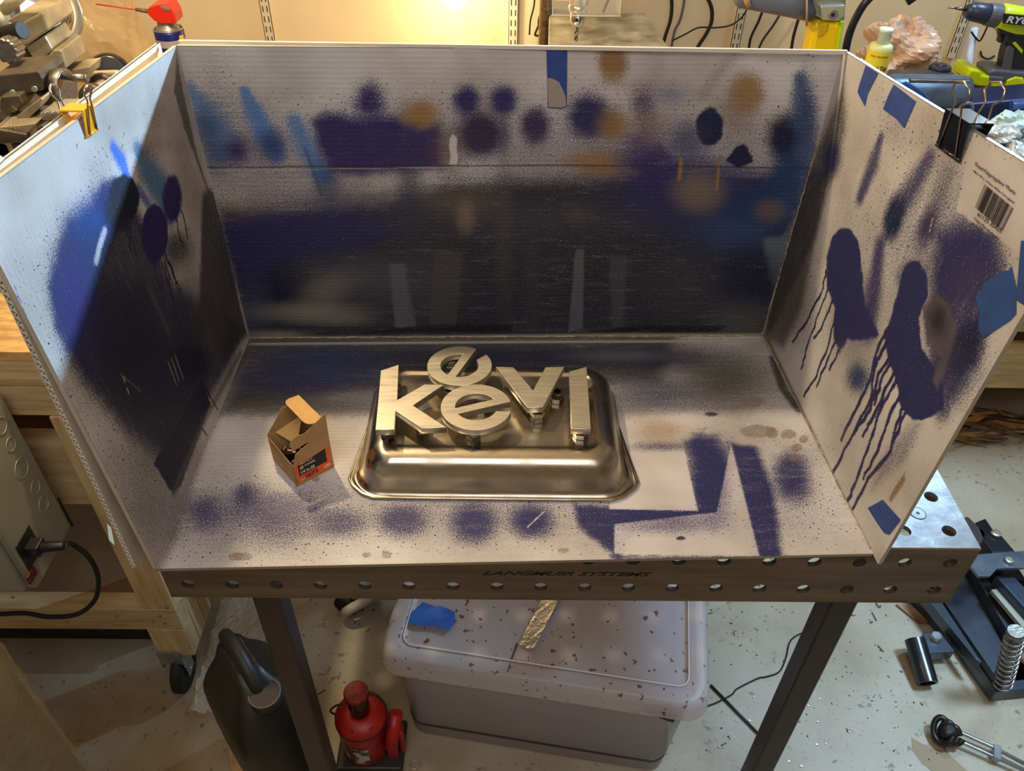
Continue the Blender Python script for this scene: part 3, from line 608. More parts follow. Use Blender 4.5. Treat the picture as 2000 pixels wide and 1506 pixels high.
for p in ([(1735, 640), (1715, 680), (1700, 740), (1672, 800), (1643, 860)], [(1740, 660), (1712, 705), (1700, 780), (1670, 840), (1668, 848)], [(1745, 690), (1715, 730), (1700, 800), (1665, 850), (1628, 920)], [(1750, 720), (1725, 770), (1705, 815), (1685, 852)], [(1752, 740), (1720, 800), (1700, 860), (1672, 940), (1654, 985)], [(1760, 765), (1735, 820), (1715, 880), (1686, 935)], [(1768, 780), (1748, 840), (1740, 880), (1695, 935), (1662, 1000)], [(1774, 790), (1758, 830), (1744, 865)], [(1745, 700), (1722, 740), (1708, 790)], [(1738, 650), (1722, 690), (1706, 720)]):
    r.drip(p, .0024, (44, 40, 78))
r.ell(1675, 738, 24, 30, NB, .85, .55); r.ell(1662, 690, 26, 18, (120, 124, 130), .3, .8)
r.poly([(1825, 455), (1880, 430), (1935, 450), (1965, 520), (1930, 640), (1915, 720), (1850, 810), (1815, 730), (1805, 620), (1835, 520)], NV, .80, .014)
r.ell(1852, 530, 34, 38, NV, .8, .6); r.ell(1915, 480, 34, 34, NV, .55, .7); r.ell(1895, 560, 50, 50, (62, 56, 84), .5, .7)
r.poly([(1802, 600), (1830, 575), (1850, 590), (1870, 640), (1850, 720), (1830, 760), (1822, 740), (1838, 700), (1812, 670)], (92, 84, 92), .9, .003)
r.ell(1832, 625, 20, 34, (34, 36, 42), .95, .7); r.ell(1892, 670, 24, 44, NK, .85, .6, ang=.3); r.ell(1860, 700, 30, 40, (46, 44, 60), .5, .7)
r.poly([(1788, 815), (1800, 830), (1770, 900), (1700, 960), (1720, 900)], NV, .45, .008)
r.line([(1765, 935), (1740, 975)], .0035, (112, 84, 44), .7, .7); r.line([(1770, 920), (1742, 965)], .0006, (110, 84, 50), .7, .5); r.ell(1735, 945, 30, 30, (150, 120, 80), .22, .9)
r.ell(1630, 860, 24, 40, (120, 100, 76), .2, .9); r.line([(1500, 665), (1560, 790), (1640, 960), (1690, 1070)], .0045, (92, 84, 64), .7, .8)
r.line([(1604, 895), (1625, 935), (1660, 995)], .004, (40, 36, 50), .75, .5)
r.poly([(1893, 290), (1903, 276), (2030, 350), (2000, 500), (1935, 455), (1868, 412)], st=.85, soft=.0015, clean=True)
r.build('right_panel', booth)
# bead of dried paint along the folds
mb = MB()
for (p, q) in (((.022, .3605, .006), (.762, .3805, .006)), ((.7615, .381, .006), (.768, .3855, .30)), ((.7625, .379, .006), (.7888, -.005, .006))):
    P = [np.array(p)+(np.array(q)-np.array(p))*k/60 + np.array([0, 0, 0])+rng.randn(3)*.0004 for k in range(61)]; mb.tube(P, [.0011*random.uniform(.5, 1.3) for _ in P], 6)
part('fold_bead', mb, mat('dried_paint_bead', (178, 160, 126), (110, 98, 80), scale=120, rough=.6), booth)
# outer left sheet with its open flutes showing at the cut edge
def fluted(name, A, B, C_, D, th=.0045, pitch=.0075):
    """sheet between A (front bottom) B (back bottom) C_ (back top) D (front top); flutes open on the front edge"""
    A, B, C_, D = map(np.array, (A, B, C_, D)); n = np.cross(B-A, D-A); n /= np.linalg.norm(n); mb = MB(); sk = .0005
    for s in (0, 1):
        o1 = n*(s*(th-sk)); o2 = o1+n*sk
        mb.prism([A+o1, B+o1, C_+o1, D+o1], [A+o2, B+o2, C_+o2, D+o2])
    H = np.linalg.norm(D-A); N = int(H/pitch)*2
    L = (B-A)*.15
    for k in range(N):
        t0, t1 = k/N, (k+1)/N; s0, s1 = (sk, th-sk) if k % 2 == 0 else (th-sk, sk)
        p0 = A+(D-A)*t0+n*s0; p1 = A+(D-A)*t1+n*s1; e = (D-A)/H*sk*1.2
        mb.prism([p0-e, p0+e, p0+e+L, p0-e+L], [p1-e, p1+e, p1+e+L, p1-e+L])
    return mb
A_ = (-.0030, -.036, .002); B2 = (-.010, .380, .002); C2 = (-.008, .381, .405); D2 = (.008, -.050, .440)
part('outer_panel', fluted('outer', A_, B2, C2, D2), M_sheet, booth, label='outer sheet with zigzag flutes showing at its cut edge')
# outer right sheet
A3 = (.806, -.004, .002); part('outer_panel', fluted('outer2', (.812, .372, .002), A3, (.814, -.026, .425), (.789, .380, .400), pitch=.009), M_sheet, booth)
# short folded strips along the top of the back sheet
part('top_edge_strip', MB().box((.017, .3815, .4035), (.772, .3855, .4075)), M_sheet, booth)

def tape(name, P, px, Mt, off=.0006, label=None, extra=None, th=.0003):
    pts = [np.array(at(x, y, n=P.n, c=P.k)) + P.n*off for x, y in px]
    mb = MB().prism(pts, [p+P.n*th for p in pts])
    if extra: extra(mb)
    return part(name, mb, Mt, booth, label=label)
tape('tape_strip', b, [(1067, 90), (1108, 90), (1107, 208), (1096, 212), (1070, 210)], M_tape, label='blue tape strip over the top of the back sheet')
tape('tape_overspray', b, [(1069, 152), (1078, 152), (1092, 160), (1104, 186), (1106, 206), (1096, 210), (1071, 208)], mat('greige_overspray_on_tape', (150, 138, 128), rough=.6), off=.0011, label='beige overspray on the tape strip')
tape('tape_piece', r, [(1692, 128), (1716, 143), (1696, 182), (1690, 207), (1676, 180), (1680, 165)], M_tape, label='torn blue tape hung over the right sheet')
tape('tape_piece', r, [(1747, 165), (1790, 198), (1767, 250), (1752, 232), (1726, 213), (1737, 185)], M_tape, label='wide torn blue tape over the right sheet top')
tape('tape_piece', r, [(1696, 992), (1715, 982), (1725, 976), (1760, 1015), (1738, 1044), (1728, 1041), (1712, 1018)], M_tape, label='short blue tape at the front foot of the right sheet')
tape('tape_piece', r, [(1907, 580), (1925, 553), (1955, 530), (1972, 528), (1977, 520), (1986, 560), (1986, 612), (1975, 625), (1922, 660), (1912, 645), (1915, 610)], mat('large_blue_tape', (30, 72, 134), (38, 60, 112), scale=40, rough=.7), label='large torn blue tape at the front edge')
tape('tape_piece', r, [(1996, 470), (2006, 470), (2008, 600), (1986, 585), (1990, 540)], mat('large_blue_tape', (30, 72, 134)))
# crumpled tail of tape behind the right sheet top
o_ = at(1790, 180, y=.20); mb = MB(); L1 = []; 
for (x, y, h) in [(1752, 165, 0), (1770, 160, 1), (1790, 172, 0), (1805, 182, 1), (1815, 195, 0)]:
    p = at(x, y, n=r.n, c=r.k-.010); L1.append(p)
for i in range(len(L1)-1):
    a_, b_ = L1[i], L1[i+1]; mb.prism([a_, b_, b_+np.array([.012, 0, -.012]), a_+np.array([.012, 0, -.014])], [a_+[0, 0, .0006], b_+[0, 0, .0006], b_+np.array([.012, 0, -.0114]), a_+np.array([.012, 0, -.0134])])
part('tape_tail', mb, M_tape2, booth, label='loose crumpled end of blue tape')
part('tape_piece', MB().flat([(209, 1023), (217, 1030), (224, 1065), (213, 1055)], .03, .0004), mat('pale_blue_tape', (120, 150, 170)), booth, label='small pale blue tape on the outer left sheet')

# printed sticker text on the right sheet: baseline runs down to the right
ink = mat('black_print', (32, 30, 30), rough=.6)
def rp(x, y, off=.0007): return np.array(at(x, y, n=r.n, c=r.k))+r.n*off
def rtext(s, p0, p1, up, Mt=ink, bold=.0):
    a_, b_, c_ = rp(*p0), rp(*p1), rp(*up); u = b_-a_; v = c_-a_
    Lw = np.linalg.norm(u); v = v-u*(v@u)/(u@u); h = np.linalg.norm(v)
    me = text_mesh(s, h*1.35, .00005, Matrix.Identity(4), align='LEFT', bold=bold)
    xs = [q.co.x for q in me.vertices]; me.transform(Matrix.Translation((-min(xs), 0, 0))); k = Lw/(max(xs)-min(xs))
    me.transform(frame(a_, u, v) @ Matrix.Diagonal((k, 1, 1, 1))); return me
part('printed_text', rtext('Fluted Polypropylene *Plastic', (1906, 320), (1985, 378), (1909, 313)), ink, booth, label='black print: Fluted Polypropylene *Plastic')
part('printed_text', rtext('48in x 96 x .16 Inch White Corrugated', (1902, 333), (1982, 396), (1904, 329)), ink, booth, label='smaller second line of black print')
part('printed_text', rtext('61125 35425', (1911, 418), (1957, 452), (1914, 410)), ink, booth, label='digits under the barcode')
part('printed_text', rtext('Cabic Manufacture', (1904, 426), (1948, 464), (1906, 421)), ink, booth)
a_, b_, c_, d_ = rp(1925, 360), rp(1983, 408), rp(1961, 452), rp(1906, 405); mb = MB(); t_ = 0.0; k_ = 0
while t_ < .985:
    w_ = random.choice([.008, .012, .02, .03])
    if k_ % 2 == 0:
        w_ = min(w_*1.1, 1-t_); p_ = [a_+(b_-a_)*t_, a_+(b_-a_)*(t_+w_), d_+(c_-d_)*(t_+w_), d_+(c_-d_)*t_]; mb.prism(p_, [q_+r.n*.00008 for q_ in p_])
    t_ += w_; k_ += 1
part('barcode', mb, ink, booth, label='black barcode print')

# ---- binder clips
def binder(name, label, O, u, nrm, w, h, d, Mb, tip):
    """O point on the panel's top edge, u along the edge, nrm outward"""
    O, u, nrm = Vector(O), Vector(u).normalized(), Vector(nrm).normalized(); up = u.cross(nrm).normalized()
    if up.z < 0: up = -up
    t = thing(name, label, 'binder clip'); P = lambda a, b_, c_: O+u*a+nrm*b_+up*c_
    mb = MB(); prof = [(-.0035, 0), (-.0010, -h), (-.0022, -h-.001), (-.0050, .0014), (d, .0014), (.0070, -h-.001), (.0058, -h), (d-.0012, 0)]
    top = h*.30; prof = [(x, z+top) for x, z in prof]
    mb.loft([[P(s*w/2, x, z) for x, z in prof] for s in (-1, 1)], smooth=False)
    bd = part('body', mb, Mb, t)
    for sx in (-1, 1):
        xl = -.0020 if sx < 0 else .0068; part('rolled_lip', MB().cyl(P(-w/2, xl, top-h), P(w/2, xl, top-h), .0017, seg=10), Mb, t)
    for sx in (-1, 1):
        b0, b1 = (-.0032, -.0062) if sx < 0 else (.0080, d+.0016)
        pts = [P(-w*.36, b0, top-h), P(-w*.20, b1, top+.001), P(-w*.13, b1+sx*.001, top+h*.38), P(-w*.34, b1+sx*.002, top+h*.62), P(-w*.28, b1+sx*.003, top+h*.85), P(0, b1+sx*.0035, top+h*.95), P(w*.28, b1+sx*.003, top+h*.85), P(w*.34, b1+sx*.002, top+h*.62), P(w*.13, b1+sx*.001, top+h*.38), P(w*.20, b1, top+.001), P(w*.36, b0, top-h)]
        part('wire_handle', MB().tube(pts, .0009, 8), M_wire, t)
    return t
e_ = Vector(TRf)-Vector(TRb)
binder('binder_clip', 'large black binder clip gripping the top of the right booth sheet', at(1872, 250, n=r.n, c=r.k), e_, (1, 0, 0), .042, .032, .017, mat('glossy_black_clip', (14, 15, 20), rough=.18, coat=.5), 0)
e_ = Vector(TLf)-Vector(TLb)
binder('binder_clip', 'small yellow binder clip on the top edge of the left booth sheet', at(166, 226, n=l.n, c=l.k), e_, (-1, 0, 0), .021, .021, .016, mat('yellow_clip', (226, 158, 20), rough=.3), 0)
# ================================================================== PAN, LETTERS, NUTS, CARTON
FZ = .0046           # top of the booth's floor sheet
M_pan = mat('scuffed_stainless_steel', (200, 190, 172), (168, 158, 142), scale=22, rough=0.27, metal=1.0, rvar=.10, bump=.03, bscale=45, coat=0)
pan = thing('roasting_pan', 'upturned stainless steel pan with wide clipped rim, holding the metal letters', 'pan')
def rr(cx, cy, hx, hy, r, z, n=10):
    pts = []
    for q, (sx, sy) in enumerate(((1, 1), (-1, 1), (-1, -1), (1, -1))):
        for k in range(n+1):
            a = q*PI/2+PI/2*k/n; pts.append((cx+sx*(hx-r)+r*math.cos(a), cy+sy*(hy-r)+r*math.sin(a), z))
    return pts
pcx, pcy = .3745, .168
def rimloop(grow, z):
    """oval-ended octagonal rim resampled at the same directions as a rounded rectangle"""
    P = [(.556, .150), (.545, .200), (.512, .262), (.490, .278), (.258, .278), (.236, .262), (.204, .198), (.193, .178), (.196, .122), (.202, .098), (.211, .079), (.224, .066), (.242, .0585), (.262, .057), (.488, .057), (.510, .0585), (.528, .066), (.542, .079), (.551, .098), (.556, .122)]
    ref = rr(pcx, pcy, .168, .108, .03, z); out = []
    for (x, y, _) in ref:
        d = np.array([x-pcx, y-pcy]); best = None
        for i in range(len(P)):
            a = np.array(P[i])-[pcx, pcy]; b2 = np.array(P[(i+1) % len(P)])-[pcx, pcy]; e = b2-a
            den = d[0]*e[1]-d[1]*e[0]
            if abs(den) < 1e-12: continue
            t = (a[0]*e[1]-a[1]*e[0])/den; s_ = (a[0]*d[1]-a[1]*d[0])/den
            if t > 0 and -1e-6 <= s_ <= 1+1e-6: best = t if best is None else max(best, t)
        v = d*best; L = np.linalg.norm(v); v = v*(1+grow/L); out.append((pcx+v[0], pcy+v[1], z))
    return out
hx, hy = .1565, .1020
loops = [rimloop(0, FZ+.0006), rimloop(.0006, FZ+.0020), rimloop(-.001, FZ+.0034), rimloop(-.0035, FZ+.0036), rimloop(-.0055, FZ+.0022),
         rr(pcx, pcy, hx+.004, hy+.003, .036, FZ+.0024), rr(pcx, pcy, hx+.001, hy+.0005, .035, FZ+.0040), rr(pcx, pcy, hx-.002, hy-.002, .034, FZ+.0075),
         rr(pcx, pcy, hx-.005, hy-.005, .033, FZ+.018), rr(pcx, pcy, hx-.0075, hy-.0075, .032, FZ+.027), rr(pcx, pcy, hx-.011, hy-.011, .031, FZ+.0355),
         rr(pcx, pcy, hx-.017, hy-.0165, .029, FZ+.0420), rr(pcx, pcy, hx-.024, hy-.0235, .026, FZ+.0450), rr(pcx, pcy, hx-.030, hy-.030, .022, FZ+.0458),
         rr(pcx, pcy, hx-.0345, hy-.0345, .012, FZ+.0458), rr(pcx, pcy, hx-.0375, hy-.0375, .009, FZ+.0435), rr(pcx, pcy, hx-.042, hy-.042, .006, FZ+.0434), rr(pcx, pcy, .03, .02, .004, FZ+.0438)]
o = part('pan_body', MB().loft(loops, cap0=False, cap1=True), M_pan, pan)
sd = o.modifiers.new('thick', 'SOLIDIFY'); sd.thickness = .0007; sd.offset = -1
sb = o.modifiers.new('sub', 'SUBSURF'); sb.levels = 1; sb.render_levels = 1
part('rolled_rim', MB().tube(rimloop(-.0008, FZ+.0022), .0017, 8, closed=True), M_pan, pan)
PT = FZ+.0458

M_alu = mat('ground_aluminium', (226, 218, 198), (200, 192, 172), scale=26, rough=0.40, metal=.9, bump=0, bscale=90, stretch=(1, 9, 1), rvar=.09)
LZ, LT = .0745, .0088     # top of the letters, plate thickness
def letter(name, label, splines, z=LZ, lift=None):
    me = curve_mesh(name, splines, LT/2-.0004, .0004); me.transform(Matrix.Translation((0, 0, z-LT/2)))
    return single(name, me, M_alu, label, 'letter')
def pz(pts, z=LZ): return [tuple(at(x, y, z=z)[:2]) for x, y in pts]
cr = lambda x, y: (490+x*.4, 660+y*.4)
k_px = [cr(*p) for p in [(610, 448), (636, 160), (720, 132), (713, 305), (848, 228), (938, 230), (790, 330), (952, 436), (836, 440), (704, 352), (700, 446)]]
letter('metal_letter', 'large brushed metal letter k at the left end of the pan', [pz(k_px)])
l_px = [cr(*p) for p in [(1566, 442), (1556, 165), (1638, 142), (1658, 444)]]
letter('metal_letter', 'tall brushed metal letter l at the right end of the pan', [pz(l_px)])
v_px = [cr(*p) for p in [(1198, 142), (1282, 144), (1378, 258), (1440, 144), (1528, 142), (1424, 338), (1352, 340)]]
letter('metal_letter', 'brushed metal letter v standing left of the tall l', [pz(v_px)])
def e_shape(cx, cy, R, rot, ri=.60, bar=.17, sq=.96):
    """letter e: ring with a cross bar; the opening sits under the bar on the right"""
    def P(r, a): return (r*math.cos(a), r*math.sin(a))
    hb = bar*R; r = ri*R; yb0 = -hb*.75; yb1 = hb*.75
    a_bar = math.asin(yb0/R); a_tail = math.radians(-33)
    out = []
    n = 56; a0 = a_bar; a1 = 2*PI+a_tail
    for k in range(n+1): out.append(P(R, a0+(a1-a0)*k/n))
    i1 = 2*PI+math.radians(-40); i0 = PI - math.asin(yb0/r)
    for k in range(25): out.append(P(r, i1+(i0-i1)*k/24))
    hole = []; h0 = math.asin(yb1/r); h1 = PI-h0
    for k in range(25): hole.append(P(r, h0+(h1-h0)*k/24))
    c, s_ = math.cos(rot), math.sin(rot)
    return [[(cx+(x*c-y*s_), cy+(x*s_+y*c)*sq) for x, y in L] for L in (out, hole)]
letter('metal_letter', 'brushed metal letter e in the middle, tucked against the leg of the k', e_shape(.3545, .1435, .0412, math.radians(21)), LZ)
letter('metal_letter', 'brushed metal letter e turned on its side above the other e, over the pan edge', e_shape(.3315, .2185, .0397, math.radians(68)), LZ+.001)
# hex nuts under the letters and in the carton
M_nut = mat('zinc_nut', (150, 146, 134), (110, 106, 98), scale=60, rough=.25, metal=1.0)
def nut_mesh(af=.0111, h=.0056, hole=.0032):
    R = af/math.sqrt(3); mb = MB(); n = 6
    rings = []
    for (r, z) in ((R*.92, 0), (R, .0006), (R, h-.0006), (R*.92, h)): rings.append([(r*math.cos(PI/3*k), r*math.sin(PI/3*k), z) for k in range(6)])
    mb.loft(rings, smooth=False, cap0=False, cap1=False)
    for z in (0, h):
        o6 = [(R*.92*math.cos(PI/3*k), R*.92*math.sin(PI/3*k), z) for k in range(6)]; i12 = [(hole*math.cos(PI/6*k), hole*math.sin(PI/6*k), z) for k in range(12)]
        fs = []
        for k in range(6): a, b_, c_ = 6+2*k, 6+(2*k+1) % 12, 6+(2*k+2) % 12; fs += [(k, a, b_), (k, b_, (k+1) % 6), ((k+1) % 6, b_, c_)]
        mb.add(o6+i12, fs)
    mb.loft([[(hole*math.cos(PI/6*k), hole*math.sin(PI/6*k), z) for k in range(12)] for z in (0, h)], cap0=False, cap1=False)
    return mb.mesh('hex_nut')
nm = nut_mesh(); nm.materials.append(M_nut)
def put_nut(x, y, z, label, group=None, rot=None, sc=1.0):
    o = bpy.data.objects.new('hex_nut', nm); C.objects.link(o); o.location = (x, y, z); o.rotation_euler = rot or (0, 0, random.random()); o.scale = (sc, sc, sc)
    tag(o, label, 'nut', group); o['placed'] = 1; ROOTS.append(o); return o
under = 'hex nut propping a metal letter off the pan'
gap = LZ-LT-PT; s0 = gap/.0056/2
for (x, y, w_) in [(.252, .118, 'the foot of the k'), (.253, .190, 'the top of the k'), (.292, .135, 'the slanting leg of the k'), (.353, .108, 'the front curve of the lower e'), (.360, .176, 'the back curve of the lower e'), (.318, .243, 'the far side of the sideways e'), (.322, .188, 'the near side of the sideways e'), (.427, .150, 'the point of the v'), (.420, .185, 'the left arm of the v'), (.452, .185, 'the right arm of the v'), (.477, .123, 'the foot of the l'), (.478, .205, 'the top of the l')]:
    for k in range(2): put_nut(x, y, PT+k*.0056*s0+.0001-(.0024 if (abs(x-pcx) < hx-.042 and abs(y-pcy) < hy-.042) else 0), ('lower', 'upper')[k]+' hex nut of the pair under '+w_, 'nuts propping up the letters', (0, 0, random.random()), s0)
# carton
M_card = mat('brown_carton_board', (178, 140, 90), (164, 126, 78), scale=40, rough=.75)
M_cardi = mat('inner_carton_board', (206, 164, 98), (190, 150, 88), scale=40, rough=.75)
ct = thing('nut_carton', 'small open brown carton of nuts with an orange and black label', 'box')
c0 = at(581, 951, z=FZ); cr_ = at(653, 912, z=FZ); cl_ = at(521, 905, z=FZ)
cu = (cr_-c0); cu[2] = 0; Wc = np.linalg.norm(cu); cu /= Wc; cvv = np.array([-cu[1], cu[0], 0]); Dc = abs((cl_-c0) @ cvv); Dc = max(Dc, .048)
Mc = frame(c0, cu, cvv)       # x along the labelled side, y towards the back left
def K(x, y, z): return tuple(Mc @ Vector((x, y, z)))
Hc = .047; th = .0006
def board(name, pts, nrm, Mt=M_card, parent=ct, label=None):
    a = [Vector(K(*p)) for p in pts]; n = (Mc.to_3x3() @ Vector(nrm))*th
    return part(name, MB().prism(a, [p+n for p in a]), Mt, parent, label=label)
def arc(cx, cy, r, a0, a1, n=6): return [(cx+r*math.cos(a0+(a1-a0)*k/n), cy+r*math.sin(a0+(a1-a0)*k/n)) for k in range(n+1)]
# labelled side with its tall locking flap (x from 0 to Wc)
side = [(0, 0), (Wc, 0), (Wc, Hc), (Wc+.001, .086), (.022, .072)]+[(x, z) for x, z in arc(.012, .064, .010, PI/2, PI*1.15)]+[(.003, .055), (.022, .0575), (.024, .0555), (.006, .049), (.002, .037), (0, .034)]
board('side_panel', [(x, 0, z) for x, z in side], (0, 1, 0))
board('front_panel', [(0, 0, 0), (0, Dc, 0), (0, Dc, .039), (0, 0, .034)], (1, 0, 0))
sideb = [(0, 0), (Wc, 0), (Wc, .068), (.024, .070), (.014, .058), (0, .042)]
board('side_panel', [(x, Dc, z) for x, z in sideb], (0, -1, 0))
board('rear_panel', [(Wc, 0, 0), (Wc, Dc, 0), (Wc, Dc, Hc+.010), (Wc, 0, Hc+.010)], (-1, 0, 0))
board('bottom_panel', [(0, 0, 0), (Wc, 0, 0), (Wc, Dc, 0), (0, Dc, 0)], (0, 0, 1))
# lid: hinged at the rear, leaning back up, tuck flap bent forward
hz = Hc+.010; lid0 = (Wc, hz); lid1 = (Wc-.002, hz+.020)
board('lid', [(lid0[0], .001, lid0[1]), (lid0[0], Dc-.001, lid0[1]), (lid1[0], Dc-.001, lid1[1]), (lid1[0], .001, lid1[1])], (-1, 0, 0), M_cardi)
tk = [(lid1[0], .001, lid1[1])]; Lt = .022
for (u_, v_) in [(0, .001)]+arc(Lt-.009, .001+.009, .009, -PI/2, 0)+arc(Lt-.009, Dc-.010, .009, 0, PI/2)+[(0, Dc-.001)]:
    tk.append((lid1[0]-u_*.93, v_, lid1[1]+u_*.12))
board('tuck_flap', tk[1:], (0, 0, 1), M_cardi, label='paler rounded tuck flap')
board('dust_flap', [(Wc-.002, .001, Hc), (.022, .001, Hc*.9), (Wc*.6, Dc*.35, Hc*.6)], (0, 0, 1), M_cardi)
board('dust_flap', [(Wc-.002, Dc-.001, Hc), (.010, Dc-.001, Hc*.85), (Wc*.5, Dc*.66, Hc*.5)], (0, 0, 1), M_cardi)
M_or = mat('orange_print', (226, 92, 34), rough=.6); M_bk = mat('black_label_print', (22, 20, 20), rough=.6); M_wh = mat('white_label_print', (226, 220, 208), rough=.6)
def lab(name, pts, Mt, off): a = [Vector(K(x, -off, z)) for x, z in pts]; n = Mc.to_3x3() @ Vector((0, -.0001, 0)); return part(name, MB().prism(a, [p+n for p in a]), Mt, ct)
lab('label', [(.0015, .005), (Wc-.003, .003), (Wc-.003, .036), (.0015, .0325)], M_or, .0001)['label'] = 'orange label'
lab('label_block', [(.0055, .0145), (Wc-.0075, .0155), (Wc-.0075, .0360), (.0055, .0310)], M_bk, .00025)
def ctext(s, x, z, size, Mt, sx=1, sh=0, bold=0, off=.0005, rot=0.0):
    me = text_mesh(s, size, .00004, Matrix.Identity(4), align='LEFT', bold=bold, shear=sh, sx=sx)
    me.transform(Matrix.Rotation(rot, 4, 'Z')); me.transform(Mc @ Matrix.Translation((x, -off, z)) @ Matrix.Rotation(PI/2, 4, 'X')); part('printed_text', me, Mt, ct)
ctext('1/4 in-20', .0065, .0185, .0062, M_wh, sx=.85, bold=.00012); ctext('COARSE', .0135, .0265, .0036, M_wh, bold=.00005)
ctext('100', Wc-.0135, .0085, .0068, M_wh, sx=.9, bold=.0001); ctext('ZINC', .005, .0075, .0034, M_wh)
ctext('HEX NUT', .008, .0315, .0036, M_wh, sx=1.1)
ctext('NUTS', .0120, .0088, .0082, mat('dark_red_marker', (96, 12, 18), rough=.5), sx=.8, bold=.0002, off=.0007, rot=.06)
lab('nut_symbol', [(.0075, .0235), (.0120, .0240), (.0120, .0285), (.0075, .0280)], mat('pale_orange_print', (224, 150, 110), rough=.6), .0005)
for i in range(9):
    x, y = random.uniform(.008, Wc-.010), random.uniform(.008, Dc-.010)
    if i < 6: x, y = [(.009, .012), (.020, .010), (.011, .025), (.010, .038), (.023, .022), (.034, .012)][i]
    p = K(x, y, .016+.004*(i % 3)+(.006 if i < 6 else 0)); put_nut(p[0], p[1], p[2], 'small zinc hex nut lying inside the open brown carton', 'nuts inside the carton', (random.uniform(-.7, .7), random.uniform(-.7, .7), random.random()))
part('nut_heap', MB().box(K(.003, .003, .001), K(.003, .003, .001)) if False else MB().prism([K(.002, .002, .001), K(Wc-.002, .002, .001), K(Wc-.002, Dc-.002, .001), K(.002, Dc-.002, .001)], [K(.002, .002, .010), K(Wc-.002, .002, .010), K(Wc-.002, Dc-.002, .010), K(.002, Dc-.002, .010)]), mat('nut_heap_metal', (70, 66, 60), (20, 19, 18), scale=160, rough=.3, metal=.9, bump=.8), ct, kind='stuff')
# ================================================================== UNDER AND AROUND THE TABLE
FL_ = -.90
def plankx(x0, x1, y0, y1, z0, z1): return MB().box((x0, y0, z0), (x1, y1, z1))
# ---- timber bench on the left
lb = thing('workbench', 'pale timber workbench on castors behind the left side of the booth', 'workbench')
YF = .33
part('bench_top', plankx(-2.0, -.03, YF, 1.02, -.016, 0), M_osb, lb, bevel=.001)
zA = at(0, 757, y=YF)[2]; zB = at(0, 815, y=YF)[2]
part('plank', plankx(-2.0, -.03, YF+.002, YF+.04, zA+.001, -.0165), M_pine, lb, bevel=.002)
part('plank', plankx(-2.0, -.03, YF+.004, YF+.04, zB, zA), M_pine, lb, bevel=.002)
px0, px1 = at(185, 1170, y=YF)[0], at(332, 1170, y=YF)[0]
zm0, zm1 = at(200, 878, y=YF+.02)[2], at(200, 995, y=YF+.02)[2]
part('rail', plankx(-2.0, px1, YF+.03, YF+.068, zm1, zm0), M_pine, lb, bevel=.002)
zs = at(100, 1190, y=YF)[2]; zs2 = at(100, 1222, y=YF)[2]
part('rail', plankx(-2.0, px1, YF+.0, YF+.04, zs2-.012, zs), M_pine, lb, bevel=.002)
part('lower_shelf', plankx(-2.0, px1-.04, YF+.04, 1.0, zs-.02, zs-.002), M_ply, lb, bevel=.001)
zl = at(300, 1280, y=YF)[2]
pxm = at(133, 896, y=YF)[0]
part('post', plankx(pxm, px1, YF+.001, YF+.039, zs, zB), M_pine2, lb, bevel=.002)
part('post', plankx(px0+.068, px1, YF, YF+.038, zl, zs2-.013), M_pine2, lb, bevel=.002)
part('post', plankx(px1-.038, px1, YF+.04, YF+.078, zl, -.017), M_pine2, lb, bevel=.002)
part('post', plankx(px1-.038, px1, YF+.080, YF+.118, zl, -.017), M_pine2, lb, bevel=.002)
part('post', plankx(-1.95, -1.86, .95, 1.0, FL_+.05, -.017), M_pine2, lb, bevel=.002)
part('post', plankx(-1.95, -1.86, YF+.04, YF+.08, FL_+.05, -.017), M_pine2, lb, bevel=.002)
part('post', plankx(px1-.10, px1, .95, 1.0, FL_+.05, -.017), M_pine2, lb, bevel=.002)
part('rail', plankx(-2.0, px1, .96, 1.0, zm1, zm0), M_pine, lb, bevel=.002)
for (x, y) in [(325, 1187), (312, 1203), (297, 1214), (322, 1217), (130, 1214), (228, 1203), (25, 1166)]:
    p = at(x, y, y=YF-.0005); part('screw_head', MB().lathe(p, (0, -1, 0), [(0, .0035), (.0015, .003)], 8), M_zinc, lb)
# castor under the front post
cx, cy = at(300, 1300, y=YF-.01)[0], YF+.01
cs = part('castor_bracket', MB().box((px1-.075, YF-.004, zl-.03), (px1-.028, YF-.001, zl+.015)).box((px1-.075, YF-.003, zl-.045), (px1-.072, YF+.045, zl-.005)).box((px1-.031, YF-.003, zl-.045), (px1-.028, YF+.045, zl+.005)), M_zinc, lb, bevel=.001)
xw = px1-.045; wr = (zl-.02-FL_)/2
part('castor_fork', MB().box((xw-.016, YF, FL_+wr*.8), (xw-.013, YF+.03, zl-.003)).box((xw+.013, YF, FL_+wr*.8), (xw+.016, YF+.03, zl-.003)).box((xw-.02, YF-.002, zl-.006), (xw+.02, YF+.035, zl)), M_zinc, lb)
part('castor_wheel', MB().lathe((xw-.011, YF+.012, FL_+wr), (1, 0, 0), [(0, wr*.82), (.003, wr), (.019, wr), (.022, wr*.82)], 28), M_rubber, lb)
part('castor_axle', MB().cyl((xw-.018, YF+.012, FL_+wr), (xw+.018, YF+.012, FL_+wr), .004), M_zinc, lb)
for (x, y) in ((px1-.045, .97), (-1.9, .97), (-1.9, YF+.06)):
    part('castor_wheel', MB().lathe((x-.011, y, FL_+.026), (1, 0, 0), [(0, .021), (.003, .026), (.019, .026), (.022, .021)], 20), M_rubber, lb)
